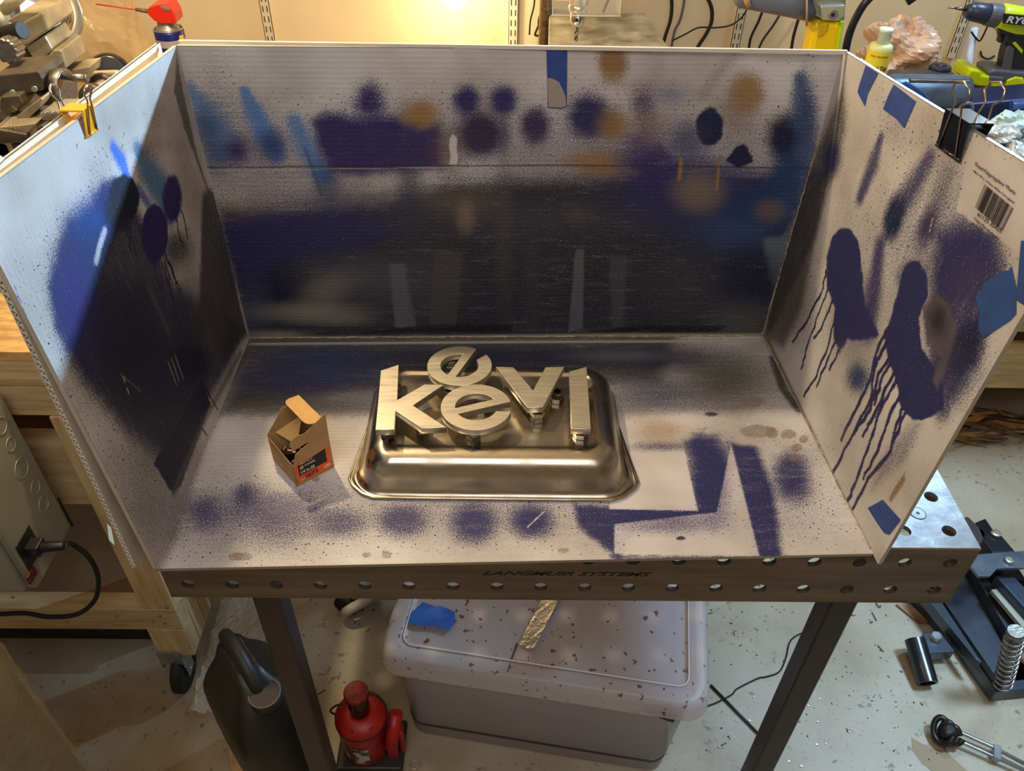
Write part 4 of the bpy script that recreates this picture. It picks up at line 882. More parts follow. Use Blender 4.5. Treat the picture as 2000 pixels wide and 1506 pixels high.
# black tray added to give the dark band and shade under the bench
single('added_dark_tray', MB().box((-1.6, .44, -.899), (-.36, .90, -.885)).box((-1.6, .44, -.885), (-.36, .446, -.805)).box((-.366, .446, -.885), (-.36, .90, -.805)).box((-1.6, .894, -.885), (-.366, .90, -.805)).box((-1.6, .425, -.808), (-.36, .446, -.80)), mat('near_black_steel', (22, 21, 21), rough=.5), 'long black tray added for the dark band under the timber workbench', 'tray', bevel=.001)
gt = single('green_tool_case', MB().box((-.60, .40, .001), (-.385, .53, .10)), mat('green_plastic', (30, 96, 62), rough=.4), 'green plastic case on the left bench beside the booth', 'case', bevel=.008)
# ---- grey electrical enclosure
M_encl = mat('grey_enclosure_paint', (150, 150, 132), (142, 142, 124), scale=14, rough=.38)
eb = thing('electrical_enclosure', 'grey metal electrical enclosure with round knockouts and a plugged-in power cord', 'electrical box')
ex = -.335; yf = .20; zb = at(75, 1150, x=ex)[2]; yfc = at(75, 1150, x=ex)[1]; pb = at(125, 1000, x=ex); pt = at(0, 785, x=ex)
E0 = at(75, 1150, x=ex); E1 = at(125, 1000, x=ex); dy = np.array([0, 1.0, 0])
yfront, yback = E0[1], E1[1]; zb = min(E0[2], E1[2]); 
part('cabinet', MB().box((ex-.30, yfront, zb), (ex, yback, zb+.30)), M_encl, eb, bevel=.004)
part('door', MB().box((ex-.305, yfront-.012, zb+.008), (ex-.012, yfront-.001, zb+.29)), M_encl, eb, bevel=.003)
part('gasket', MB().box((ex-.28, yfront+.01, zb-.005), (ex-.006, yback-.006, zb-.0005)).box((ex+.0005, yback-.001, zb), (ex+.002, yback+.003, zb+.07)), M_rubber, eb)
def ring_on_x(cx_, cy_, a, name='knockout'):
    p = at(cx_, cy_, x=ex); q = at(cx_+a, cy_, x=ex); r_ = max(.006, abs(at(cx_, cy_-a*1.7, x=ex)[2]-p[2]))
    ko = part(name, MB().tube([(ex+.0003, p[1]+r_*math.cos(2*PI*k/32), p[2]+r_*math.sin(2*PI*k/32)) for k in range(32)], .0008, 6, closed=True), mat('bare_enclosure_edge', (176, 172, 150), rough=.35, metal=.3), eb)
ring_on_x(2, 832, 13); ring_on_x(21, 868, 11); ring_on_x(42, 914, 16); ring_on_x(69, 951, 11); ring_on_x(85, 984, 12)
pp = at(55, 1070, x=ex)
part('socket_plate', MB().box((ex, pp[1]-.022, pp[2]-.028), (ex+.002, pp[1]+.022, pp[2]+.028)), M_black, eb, bevel=.001)
part('plug', MB().box((ex+.002, pp[1]-.012, pp[2]-.008), (ex+.022, pp[1]+.012, pp[2]+.012)).cyl((ex+.02, pp[1], pp[2]+.002), (ex+.055, pp[1]+.003, pp[2]+.002), .009, .0065), M_black, eb, bevel=.002)
part('rocker_switch', MB().box((ex+.0, pp[1]-.035, pp[2]-.045), (ex+.004, pp[1]-.012, pp[2]-.028)), mat('red_brown_switch', (96, 34, 30), rough=.4), eb, bevel=.001)
def smooth(P, n=6):
    P = [np.array(p, float) for p in P]; Q = [2*P[0]-P[1]]+P+[2*P[-1]-P[-2]]; out = []
    for i in range(1, len(Q)-2):
        for k in range(n):
            t = k/n; a, b_, c_, d_ = Q[i-1], Q[i], Q[i+1], Q[i+2]
            out.append(.5*((2*b_)+(-a+c_)*t+(2*a-5*b_+4*c_-d_)*t*t+(-a+3*b_-3*c_+d_)*t**3))
    out.append(P[-1]); return out
def pxcable(pts, r, y=None, z=None): return MB().tube(smooth([at(p[0], p[1], y=(p[2] if len(p) > 2 else y)) if z is None else at(p[0], p[1], z=z) for p in pts]), r, 8)
single('power_cord', MB().tube(smooth([(ex+.055, pp[1]+.003, pp[2]+.002)]+[at(x, y, y=.26) for x, y in [(140, 1062), (175, 1090), (192, 1130), (185, 1172), (150, 1200), (95, 1205), (50, 1198), (-10, 1200)]]), .0042, 8), M_rubber, 'thick black power cord looping down from the grey enclosure', 'cord')
# ---- wrapped cylinder, bottom left
dr = thing('metal_drum', 'scuffed beige cylinder at the bottom left, wrapped in clear film', 'drum')
dx, dyy, drr = -.350, -.13, .165
part('drum_body', MB().lathe((dx, dyy, FL_), (0, 0, 1), [(0, drr), (.84, drr), (.86, drr*.97), (.865, drr*.8)], 48), mat('scuffed_beige_metal', (132, 116, 84), (92, 76, 52), scale=7, rough=.38, metal=.25, rvar=.1, bump=.3, stretch=(1, 1, .4)), dr)
mb = MB(); n_ = 60
lp = []
for j in range(33):
    z = FL_+.02+j*.024; lp.append([(dx+(drr+.004+.0035*math.sin(k*1.7+j*.9)*math.sin(j*1.3+k*.37)+.002*rng.rand())*math.cos(2*PI*k/n_), dyy+(drr+.004+.0035*math.sin(k*1.7+j*.9)*math.sin(j*1.3+k*.37)+.002*rng.rand())*math.sin(2*PI*k/n_), z) for k in range(n_)])
M_film = mat('crinkled_clear_film', (235, 228, 210), rough=.12, alpha=.38, bump=.6, scale=30)
part('film_wrap', mb.loft(lp, cap0=False, cap1=False), mat('dusty_clear_wrap', (220, 208, 180), rough=.14, alpha=.24, bump=.6, scale=30), dr)
# ---- black jug
jg = thing('black_jug', 'black plastic fluid jug with moulded handle and screw cap, by the left table leg', 'jug')
jc = np.array([-.050, .178, FL_]); ja = math.radians(-50)
JM = Matrix.Translation(jc) @ Matrix.Rotation(ja, 4, 'Z') @ Matrix.Diagonal((1.08, 1.25, 1.10, 1))
def jl(hx_, hy_, r_, z, ox=0):
    return [tuple(JM @ Vector(p)) for p in rr(ox, 0, hx_, hy_, r_, z, 5)]
lp = [jl(.085, .050, .020, .001), jl(.092, .056, .024, .012), jl(.092, .056, .024, .20), jl(.090, .054, .026, .225), jl(.075, .044, .028, .262, -.004), jl(.058, .028, .020, .285, -.012), jl(.050, .020, .014, .300, -.022), jl(.044, .016, .012, .310, -.030)]
o = part('jug_body', MB().loft(lp), mat('jug_plastic', (20, 19, 18), (30, 28, 26), scale=16, rough=.42), jg)
o.modifiers.new('s', 'SUBSURF').render_levels = 1
P = lambda x, y, z: tuple(JM @ Vector((x, y, z)))
part('handle', MB().tube(smooth([P(-.072, 0, .270), P(-.070, 0, .312), P(-.035, 0, .326), P(.005, 0, .318), P(.030, 0, .292), P(.034, 0, .262)]), .0125, 12), mat('worn_black_plastic', (36, 33, 30), rough=.5), jg)
cp = part('screw_cap', MB().lathe(P(.048, .004, .268), (0, 0, 1), [(0, .026), (.004, .0275), (.022, .0275), (.024, .025)], 36), mat('dusty_black_cap', (40, 37, 34), rough=.6), jg)
part('cap_rim', MB().tube([P(.048+.0245*math.cos(2*PI*k/30), .004+.021*math.sin(2*PI*k/30), .290) for k in range(30)], .001, 6, closed=True), mat('dusty_cap_edge', (110, 98, 80), rough=.5), cp)
part('neck', MB().cyl(P(.046, .004, .245), P(.048, .004, .270), .024), mat('jug_plastic', (20, 19, 18)), jg)
single('wood_offcut', MB().flat([(444, 1440), (458, 1430), (485, 1475), (510, 1530), (520, 1600), (480, 1600), (450, 1500)], -.868, .03), mat('raw_wood_offcut', (196, 160, 112), (170, 132, 86), scale=9, rough=.7, stretch=(8, 1, 1)), 'raw wood offcut on the floor in front of the black jug', 'wood', bevel=.002)
# ---- red bottle jack
jk = thing('bottle_jack', 'chipped red hydraulic bottle jack with black oil stains and worn label', 'jack')
bx, by = .122, .200
part('jack_base', MB().box((bx-.055, by-.05, FL_), (bx+.075, by+.05, FL_+.018)), M_dark, jk, bevel=.004)
part('reservoir', MB().lathe((bx, by, FL_+.018), (0, 0, 1), [(0, .044), (.006, .047), (.100, .047), (.112, .049), (.118, .049), (.124, .045), (.130, .036), (.135, .024)], 40), M_red, jk)
part('seam_band', MB().lathe((bx, by, FL_+.124), (0, 0, 1), [(0, .0482), (.003, .0500), (.006, .0482)], 40), M_dark, jk)
mb = MB()
for k in range(7):
    a = 2*PI*k/7; mb.lathe((bx+.034*math.cos(a), by+.034*math.sin(a), FL_+.142), (0, 0, 1), [(0, .0085), (.0035, .007)], 10)
part('cap_recesses', mb, mat('oily_black', (40, 16, 12), rough=.3), jk)
part('ram', MB().cyl((bx, by, FL_+.15), (bx, by, FL_+.205), .0195, seg=28), mat('oily_steel', (96, 84, 62), (60, 50, 36), scale=20, rough=.25, metal=.9), jk)
part('ram_head', MB().lathe((bx, by, FL_+.205), (0, 0, 1), [(0, .021), (.002, .0228), (.013, .0228), (.015, .021)], 30), mat('rusty_red_head', (150, 30, 24), (90, 20, 14), scale=90, rough=.5), jk)
part('carry_wire', MB().tube(smooth([(bx-.05, by, FL_+.135), (bx-.052, by-.008, FL_+.165), (bx-.036, by-.012, FL_+.192), (bx-.014, by-.012, FL_+.200)]), .002, 8).tube(smooth([(bx+.014, by+.01, FL_+.200), (bx+.036, by+.004, FL_+.196), (bx+.052, by-.004, FL_+.170), (bx+.053, by-.02, FL_+.125)]), .002, 8), M_dark, jk)
a0 = -2.25
part('worn_label', MB().loft([[(bx+.0476*math.cos(a0+1.0*k/10), by+.0476*math.sin(a0+1.0*k/10), FL_+z) for k in range(11)] for z in (.035, .092)], closed=False, cap0=False, cap1=False), mat('worn_white_label', (196, 186, 168), (70, 62, 54), scale=45, rough=.6, lo=.42, hi=.55), jk)
part('pump_socket', MB().cyl((bx+.056, by-.035, FL_+.075), (bx+.066, by+.005, FL_+.135), .0125, .0135, seg=20), M_red, jk)
part('pump_arm', MB().box((bx+.046, by-.03, FL_+.018), (bx+.066, by-.004, FL_+.085)).box((bx+.070, by-.02, FL_+.018), (bx+.078, by+.0, FL_+.10)), M_red, jk, bevel=.003)
part('pump_piston', MB().cyl((bx+.056, by-.018, FL_+.018), (bx+.06, by-.018, FL_+.06), .009), M_dark, jk)
# ---- storage tote
M_tote = bpy.data.materials.new('frosted_clear_plastic'); M_tote.use_nodes = True
_b = M_tote.node_tree.nodes['Principled BSDF']; _b.inputs['Base Color'].default_value = (*lin((206, 202, 214)), 1); _b.inputs['Roughness'].default_value = .34; _b.inputs['Alpha'].default_value = .62
M_lid = bpy.data.materials.new('dusty_frosted_lid'); M_lid.use_nodes = True; nt = M_lid.node_tree; _b = nt.nodes['Principled BSDF']
_b.inputs['Roughness'].default_value = .36; _b.inputs['Alpha'].default_value = .66
tc = nt.nodes.new('ShaderNodeTexCoord'); n1 = nt.nodes.new('ShaderNodeTexNoise'); n1.inputs['Scale'].default_value = 75; n1.inputs['Detail'].default_value = 2; nt.links.new(tc.outputs['Object'], n1.inputs[0])
n2 = nt.nodes.new('ShaderNodeTexNoise'); n2.inputs['Scale'].default_value = 5; nt.links.new(tc.outputs['Object'], n2.inputs[0])
rp_ = nt.nodes.new('ShaderNodeValToRGB'); rp_.color_ramp.elements[0].position = .655; rp_.color_ramp.elements[1].position = .68
rp_.color_ramp.elements[0].color = (*lin((204, 198, 204)), 1); rp_.color_ramp.elements[1].color = (*lin((130, 84, 78)), 1)
nt.links.new(n1.outputs[0], rp_.inputs[0]); nt.links.new(rp_.outputs[0], _b.inputs['Base Color'])
tt = thing('storage_tote', 'frosted clear plastic storage tote with cracked taped lid under the table', 'storage bin')
t0 = at(790, 1425, z=FL_); t1 = at(1285, 1508, z=FL_); tu = t1-t0; TL_ = np.linalg.norm(tu)+.0; tu /= np.linalg.norm(tu)
ZL = FL_+.305
l0 = at(733, 1285, z=ZL); l1 = at(1390, 1388, z=ZL); LW = np.linalg.norm(l1-l0); lu = (l1-l0)/LW
TM = frame(l0, lu, (-lu[1], lu[0], 0)); LD = .40
P = lambda x, y, z: tuple(TM @ Vector((x, y, z)))
def tl(x0, x1, y0, y1, r_, z): return [P(*p) for p in rr((x0+x1)/2, (y0+y1)/2, (x1-x0)/2, (y1-y0)/2, r_, z-0, 6)]
zb_ = FL_-ZL
wall = [tl(.042, LW-.048, .026, LD-.045, .03, zb_+.002), tl(.036, LW-.042, .021, LD-.040, .035, zb_+.008), tl(.022, LW-.024, .012, LD-.018, .04, -.020), tl(.020, LW-.022, .010, LD-.014, .04, -.012)]
part('bin', MB().loft(wall, cap0=True, cap1=False), M_tote, tt)
part('dark_base', MB().loft([tl(.0415, LW-.0475, .0255, LD-.0445, .03, zb_+.001), tl(.0335, LW-.0395, .0185, LD-.0375, .035, zb_+.052)], cap0=False, cap1=False), mat('smoky_black_base', (26, 25, 24), rough=.4), tt, label='black foot around the bottom of the bin')
rim_ = [tl(-.003, LW+.003, -.003, LD+.003, .045, -.044), tl(0, LW, 0, LD, .045, -.014), tl(.004, LW-.004, .004, LD-.004, .043, -.003), tl(.012, LW-.012, .012, LD-.012, .038, 0), tl(.036, LW-.036, .034, LD-.034, .022, -.001), tl(.040, LW-.040, .038, LD-.038, .020, -.007), tl(.048, LW-.048, .046, LD-.046, .016, -.008)]
part('lid', MB().loft(rim_, cap0=False, cap1=True), M_lid, tt)
part('lid_ridge', MB().tube(tl(.0375, LW-.0375, .0355, LD-.0355, .021, .0002), .0016, 6, closed=True).tube([P(.06, LD*.62, -.0055), P(LW-.05, LD*.62, -.0055)], .0018, 6), mat('pale_lid_edge', (226, 222, 224), rough=.3), tt)
part('crack', MB().prism([P(.235, .012, .0003), P(.2365, .012, .0003), P(.245, .075, -.0065), P(.242, .075, -.0065)], [P(.235, .012, .0011), P(.2365, .012, .0011), P(.245, .075, -.0057), P(.242, .075, -.0057)]), M_black, tt)
mb = MB(); N = 14; 
A0, A1 = at(1032, 1255, z=ZL), at(1078, 1165, z=ZL); 
d_ = A1-A0; L_ = np.linalg.norm(d_); d_ /= L_; s_ = np.array([d_[1], -d_[0], 0])
rows = []
for i in range(N+1):
    p = A0-d_*.012+d_*(L_+.06)*i/N; rows.append([tuple(p+s_*(w_*.0145)+np.array([0, 0, .0012+.0008*rng.rand()])) for w_ in np.linspace(-1, 1, 7)])
part('foil_tape', MB().loft(rows, closed=False, cap0=False, cap1=False, smooth=False), mat('crinkled_foil', (200, 200, 205), rough=.22, metal=1.0, bump=.5, scale=60), tt, label='crinkled silver foil tape strip')
bt = [(795, 1205), (826, 1176), (850, 1184), (862, 1183), (888, 1195), (890, 1215), (876, 1231), (850, 1222), (820, 1221), (797, 1217)]
part('blue_tape_scrap', MB().flat(bt, ZL+.001, .0006), M_tape2, tt, label='bright blue crumpled tape scrap')
cc = [P(x, y, z) for x, y, z in [(.045, .032, zb_+.02), (LW-.052, .032, zb_+.02), (LW-.052, LD-.05, zb_+.02), (.045, LD-.05, zb_+.02)]]
part('contents', MB().prism(cc, [(p[0], p[1], FL_+.265) for p in cc]), mat('grey_violet_fabric', (140, 136, 158), (104, 100, 122), scale=6, rough=.9), tt, kind='stuff', bevel=.02)
part('dark_gap', MB().prism([P(LW-.115, .0055, -.048), P(LW-.055, .0055, -.072), P(LW-.050, .0055, -.048)], [P(LW-.115, .010, -.048), P(LW-.055, .010, -.072), P(LW-.050, .010, -.048)]), M_black, tt)
# ---- castor of some equipment behind, clear film, cords and floor bits
c_ = at(700, 1190, z=-.86); fc = thing('equipment_castor', 'pale grey swivel castor with a black wheel behind the tote', 'castor')
part('wheel', MB().lathe((c_[0]-.035, c_[1]+.01, FL_+.028), (.3, 1, 0), [(0, .022), (.004, .028), (.02, .028), (.024, .022)], 24), M_rubber, fc)
part('fork', MB().tube(smooth([(c_[0]-.03, c_[1]-.002, FL_+.03), (c_[0]-.015, c_[1]-.01, FL_+.055), (c_[0]+.02, c_[1]+.01, FL_+.062), (c_[0]+.05, c_[1]+.04, FL_+.06)]), [.012]*19, 10), mat('pale_grey_castor', (196, 190, 176), rough=.4), fc)
part('arm', MB().box((c_[0]-.02, c_[1]+.01, FL_+.055), (c_[0]+.09, c_[1]+.07, FL_+.085)), mat('pale_blue_arm', (150, 178, 176), rough=.4), fc, bevel=.01)
def sheetfilm(name, px, label, amp=.010, M_=M_film, n=26, z0=FL_+.004, cat='plastic film'):
    V = [at(x, y, z=FL_) for x, y in px]; rows = []
    for i in range(n+1):
        t = i/n; a = V[0]+(V[3]-V[0])*t; c2 = V[1]+(V[2]-V[1])*t
        rows.append([tuple(a+(c2-a)*s_+np.array([.004*rng.randn()*.3, .004*rng.randn()*.3, z0-FL_+amp*abs(math.sin(s_*9+t*7)*math.cos(t*11-s_*5))+amp*.7*rng.rand()])) for s_ in np.linspace(0, 1, n)])
    return single(name, MB().loft(rows, closed=False, cap0=False, cap1=False, smooth=False), M_, label, cat)
sheetfilm('clear_film', [(410, 1300), (560, 1160), (450, 1130), (372, 1390)][:4] if False else [(372, 1395), (450, 1400), (560, 1165), (440, 1165)], 'crinkled clear plastic film on the floor left of the black jug')
single('floor_rod', MB().tube([at(371, 1302, z=FL_+.003), at(373, 1338, z=FL_+.003)], .0022, 8), M_zinc, 'thin metal pin on the floor beside the bench castor', 'pin')
single('black_wire', pxcable([(1378, 1380), (1400, 1372), (1430, 1356), (1440, 1345), (1480, 1325), (1495, 1322), (1522, 1312), (1535, 1285), (1545, 1250), (1575, 1232)], .0016, z=FL_+.003), M_rubber, 'thin wavy black wire on the floor right of the tote', 'wire')
single('dark_rod', MB().tube([at(1388, 1338, z=FL_+.004), at(1480, 1432, z=FL_+.004)], .0028, 8), M_dark, 'straight dark metal rod on the floor between tote and right leg', 'rod')
single('floor_washer', MB().tube([np.array(at(810, 1493, z=FL_+.001))+np.array([.009*math.cos(2*PI*k/20), .009*math.sin(2*PI*k/20), 0]) for k in range(20)], .002, 6, closed=True), mat('dull_washer', (170, 160, 130), rough=.4, metal=.3), 'small pale ring lying on the floor near the red jack', 'washer')
mb = MB()
for i in range(520):
    x, y = random.choice([(random.uniform(-.19, .10), random.uniform(.25, 1.0)), (random.uniform(-.3, -.1), random.uniform(-.1, .12)), (random.uniform(.80, 1.28), random.uniform(.0, 1.0))])
    L_ = random.uniform(.001, .003)*(1 if i % 9 else 4); a = random.uniform(0, PI); w_ = random.uniform(.0005, .0016)
    c2, s2 = math.cos(a), math.sin(a); z = FL_+.0003
    pts = [(x-L_*c2-w_*s2, y-L_*s2+w_*c2, z), (x-L_*c2+w_*s2, y-L_*s2-w_*c2, z), (x+L_*c2+w_*s2, y+L_*s2-w_*c2, z), (x+L_*c2-w_*s2, y+L_*s2+w_*c2, z)]
    mb.prism(pts, [(p[0], p[1], p[2]+random.uniform(.0005, .002)) for p in pts])
single('floor_debris', mb, mat('dark_floor_debris', (66, 54, 40), (96, 82, 62), scale=40, rough=.7), 'scattered dark shavings and grit on the concrete floor', 'debris', kind='stuff')
mb = MB()
for i in range(160):
    x, y = random.uniform(.80, 1.28), random.uniform(0, 1.0); mb.ball((x, y, FL_+.0015), .0015, 5, 4, sx=random.uniform(1, 2.2))
single('metal_chips', mb, mat('shiny_metal_chip', (225, 232, 240), rough=.15, metal=1.0), 'tiny shiny metal chips sprinkled on the floor at the right', 'debris', kind='stuff')
single('floor_stain', MB().flat([(1780, 1440), (1800, 1452), (1850, 1470), (1890, 1506), (1860, 1540), (1800, 1490), (1782, 1465)], FL_+.0006, .0006), mat('dried_brown_spill', (150, 132, 100), rough=.6), 'thin brown flaking patch on the floor beside the black-headed tool', 'stain')
# ---- welded steel frame on the right
M_mach = mat('machine_steel_grey', (92, 100, 112), (62, 68, 78), scale=10, rough=.34, metal=.75, rvar=.08)
M_machd = mat('machine_black', (26, 27, 30), rough=.4, metal=.3)
mf = thing('steel_machine_base', 'dark welded steel machine base lying on the floor at the far right', 'machine base')
ZT = FL_+.075
part('base_plate', MB().flat([(1752, 1128), (1790, 1128), (1946, 1352), (2080, 1338), (2080, 1320), (1960, 1330)], FL_+.04, .038), M_mach, mf, bevel=.002)
part('angle_rail', MB().flat([(1795, 1150), (1822, 1150), (1918, 1294), (1905, 1286)], ZT, .03), M_mach, mf, bevel=.001, label='bright flame-cut edge rail')
part('channel', MB().flat([(1830, 1060), (1870, 1060), (1975, 1245), (1944, 1320), (1820, 1140)], ZT-.012, .02), mat('channel_floor_steel', (74, 80, 92), (58, 62, 72), scale=8, rough=.4, metal=.6), mf)
part('channel_wall', MB().flat([(1868, 1056), (1884, 1056), (1990, 1228), (1972, 1240)], ZT+.02, .05), M_mach, mf, bevel=.001)
part('black_bar', MB().flat([(1905, 1020), (1925, 1012), (2060, 1215), (2040, 1230), (1990, 1225)], ZT+.03, .05), M_machd, mf, bevel=.003)
part('pale_slat', MB().flat([(1936, 1152), (1950, 1150), (2010, 1222), (1998, 1226)], ZT+.045, .01), mat('pale_slat', (150, 152, 138), rough=.5), mf)
part('square_tube', MB().flat([(1945, 1124), (1975, 1120), (2080, 1230), (2040, 1230)], ZT+.07, .06), mat('blue_grey_tube', (70, 80, 96), rough=.35, metal=.6), mf, bevel=.002)
part('link_arm', MB().flat([(1892, 1100), (1912, 1082), (2080, 1070), (2080, 1106), (1948, 1110), (1935, 1124), (1912, 1126)], ZT+.11, .008), mat('bare_link_steel', (128, 138, 150), (100, 110, 122), scale=16, rough=.33, metal=.75), mf, bevel=.001, label='bare steel link arm')
p = at(1970, 1095, z=ZT+.112); part('bolt', MB().lathe(p, (0, 0, 1), [(0, .010), (.004, .009), (.005, .006)], 16), mat('white_zinc_bolt', (206, 208, 190), rough=.3, metal=.8), mf)
part('clevis', MB().flat([(1920, 1056), (1925, 1042), (1950, 1038), (1984, 1078), (1940, 1080)], ZT+.10, .06), M_machd, mf, bevel=.003)
p = at(1945, 1043, z=ZT+.102); part('bolt', MB().lathe(p, (0, 0, 1), [(0, .011), (.004, .010), (.005, .006)], 16), mat('white_zinc_bolt', (206, 208, 190)), mf)
part('foot_beam', MB().flat([(1878, 1012), (1890, 1008), (1925, 1040), (1925, 1062), (1905, 1060)], ZT+.03, .05), mat('dusty_black_beam', (58, 56, 56), rough=.5), mf, bevel=.003)
part('hinge_block', MB().flat([(1802, 1236), (1835, 1232), (1866, 1272), (1815, 1276)], FL_+.05, .03), M_mach, mf, bevel=.002)
q = at(1831, 1240, z=FL_+.065); part('bolt', MB().lathe((q[0], q[1], FL_+.045), (0, 0, 1), [(0, .012), (.010, .012), (.012, .010), (.018, .010)], 16), M_zinc, mf)
a_, b_ = at(1787, 1250, z=FL_+.045), at(1812, 1335, z=FL_+.022)
hp = MB(); ax = Vector(b_-a_).normalized()
hp.lathe(a_, ax, [(0, .0215), ((b_-a_).dot(np.array(ax)), .0215)], 28, caps=False).lathe(a_, ax, [(0, .016), ((b_-a_).dot(np.array(ax)), .016)], 28, caps=False)
L_ = float(np.linalg.norm(b_-a_)); hp.lathe(a_, ax, [(L_, .0215), (L_, .016)], 28, caps=False).lathe(a_, ax, [(0, .0215), (0, .016)], 28, caps=False)
part('pipe_pivot', hp, mat('blued_pipe_steel', (84, 88, 96), (54, 56, 62), scale=12, rough=.26, metal=.85), mf, label='short bare steel pipe')
s0_ = at(1958, 1340, z=FL_+.045); s1_ = at(1988, 1232, z=FL_+.19)
s0_ = np.array([s0_[0], s0_[1], FL_+.045]); s1_ = at(1985, 1232, y=s0_[1]+.004)
ax = Vector(s1_-s0_); L_ = ax.length; ax.normalize(); u = ax.orthogonal().normalized(); w = ax.cross(u); turns = 10; hel = []
for k in range(turns*16+1):
    t = k/(turns*16); a = 2*PI*turns*t; hel.append(Vector(s0_)+ax*(L_*.90*t)+(u*math.cos(a)+w*math.sin(a))*.0165)
part('spring', MB().tube(hel, .0026, 8), mat('bright_spring_steel', (170, 178, 190), rough=.22, metal=1.0), mf)
part('spring_post', MB().cyl(s0_, Vector(s0_)+ax*L_, .010, seg=20).lathe(Vector(s0_)+ax*L_*.92, ax, [(0, .016), (.012, .017), (.016, .015)], 24), M_steel, mf)
# black-headed tool on the floor
tl_ = thing('strap_wrench', 'chrome-handled tool with a black rolled head on the floor at bottom right', 'tool')
p0, p1 = at(1850, 1432, z=FL_+.02), at(2010, 1500, z=FL_+.015)
hd = MB()
for k, r_ in enumerate((.024, .020, .015)): hd.tube(smooth([p0+np.array([.012*k-.012, -.004*k, r_*.2+.002])+np.array([r_*math.cos(a)*.6, r_*math.sin(a), r_*.5*math.sin(a*1.3)]) for a in np.linspace(0, 5.6, 12)]), .006, 8)
hd.ball(p0+np.array([0, 0, .003]), .020, 12, 8, sz=.9)
part('rolled_head', hd, mat('oily_black_rubber', (24, 23, 22), rough=.35), tl_)
d_ = (p1-p0)/np.linalg.norm(p1-p0); s_ = np.array([-d_[1], d_[0], 0])
part('handle_bar', MB().tube([p0+s_*.010, p0+d_*.03+s_*.014, p0+d_*.09+s_*.012, p1+s_*.004], .004, 8), M_zinc, tl_)
part('handle_bar', MB().tube([p0-s_*.008, p0+d_*.03-s_*.006, p0+d_*.09-s_*.008, p1-s_*.010], .004, 8), M_zinc, tl_)
part('clamp_band', MB().box((0, 0, 0), (.014, .03, .014), frame(p0+d_*.085-s_*.013+np.array([0, 0, -.007]), d_, s_)), M_zinc, tl_, bevel=.001)
single('cardboard_piece', MB().flat([(1750, 1180), (1785, 1178), (1815, 1212), (1797, 1218)], FL_+.006, .003), mat('rust_stained_card', (176, 150, 122), (120, 84, 56), scale=12, rough=.8), 'rust-stained card scrap on the floor under the table corner', 'cardboard')
# ---- bench runners and bark at the right rear
rb = thing('wall_bench', 'long timber bench against the back wall behind the booth', 'workbench')
YB = 1.08
part('bench_top', plankx(-2.1, 3.1, YB, YW-.001, -.20, -.16), M_osb, rb, bevel=.002)
def zz(y): return at(1950, y, y=YB+.06)[2]
part('plank', plankx(.2, 3.1, YB+.06, YB+.098, zz(648), zz(600)), M_pine, rb, bevel=.002)
part('plank', plankx(.2, 3.1, YB+.055, YB+.093, zz(756), zz(678)), M_pine, rb, bevel=.002)
part('back_board', plankx(-2.1, 3.1, YB+.30, YB+.32, -.88, -.20), M_ply, rb)
for x in (-2.0, .25, 3.0): part('post', plankx(x-.045, x+.045, YB+.10, YB+.14, FL_, -.201), M_pine2, rb, bevel=.002)
bk = thing('bark_pile', 'pile of brown bark strips and splinters under the timber runner at right', 'bark')
for i in range(46):
    x = random.uniform(1.66, 2.25); y = random.uniform(YB-.02, YB+.10); L_ = random.uniform(.05, .16); a = random.uniform(-.5, .5); w_ = random.uniform(.005, .014); z = FL_+random.uniform(.003, .05)
    Mx = Matrix.Translation((x, y, z)) @ Matrix.Rotation(a, 4, 'Z') @ Matrix.Rotation(random.uniform(-.25, .25), 4, 'Y') @ Matrix.Rotation(random.uniform(-.5, .5), 4, 'X')
    part('bark_strip', MB().loft([[tuple(Mx @ Vector((t*L_, w_*(1-abs(t)*.9)*sx+.01*math.sin(t*3+i), h_))) for sx, h_ in ((-1, 0), (1, 0), (1, .004), (-1, .004))] for t in (-1, -.5, 0, .5, 1)], smooth=False), mat('bark_brown', (104, 76, 50), (70, 50, 34), scale=18, rough=.85, stretch=(1, 6, 1)) if i % 3 else mat('pale_splinter', (150, 116, 72), (120, 90, 56), scale=18, rough=.8), bk)
# ================================================================== BEHIND THE BOOTH
def px2(pts, k, ox, oy): return [(ox+x/k, oy+y/k) for x, y in pts]
A = lambda pts: px2(pts, 7.53, 0, 0)
B_ = lambda pts: px2(pts, 7.53, 0, 140)
# ---- small metal lathe on the left bench
lt = thing('metal_lathe', 'cream and steel bench lathe covered in fine chips, behind the left booth sheet', 'lathe')
YL = .62
part('bed', MB().box((-1.5, .66, .0), (-.27, .80, .10)).box((-1.5, .64, .10), (-.27, .68, .125)).box((-1.5, .78, .10), (-.27, .82, .125)), M_cast, lt, bevel=.003)
part('headstock_casing', MB().slab([(-60, 350), (-60, 240), (16, 282), (40, 345), (20, 420), (-60, 420)], .56, .20), M_castd, lt, bevel=.003)
hw = thing_c = at(80, 22, y=.92)
ax = Vector((.55, -.75, .35)).normalized()
hd = part('hand_wheel', MB().lathe(Vector(hw)-ax*.012, ax, [(0, .02), (0, .062), (.004, .066), (.014, .066), (.018, .062), (.016, .050)], 48, caps=False), mat('satin_wheel_steel', (196, 184, 158), rough=.3, metal=.85), lt)
part('wheel_cone', MB().lathe(Vector(hw)-ax*.012, ax, [(.016, .050), (.028, .046), (.034, .030), (.036, .0)], 48, caps=False), M_chrome, hd)
part('tailstock', MB().slab(A([(300, 350), (620, 180), (715, 450), (345, 705), (280, 560)]), .78, .10), M_cast, lt, bevel=.003)
part('tailstock_top', MB().slab(A([(60, 330), (300, 180), (610, 178), (330, 350)]), .80, .07), M_cast, lt, bevel=.002)
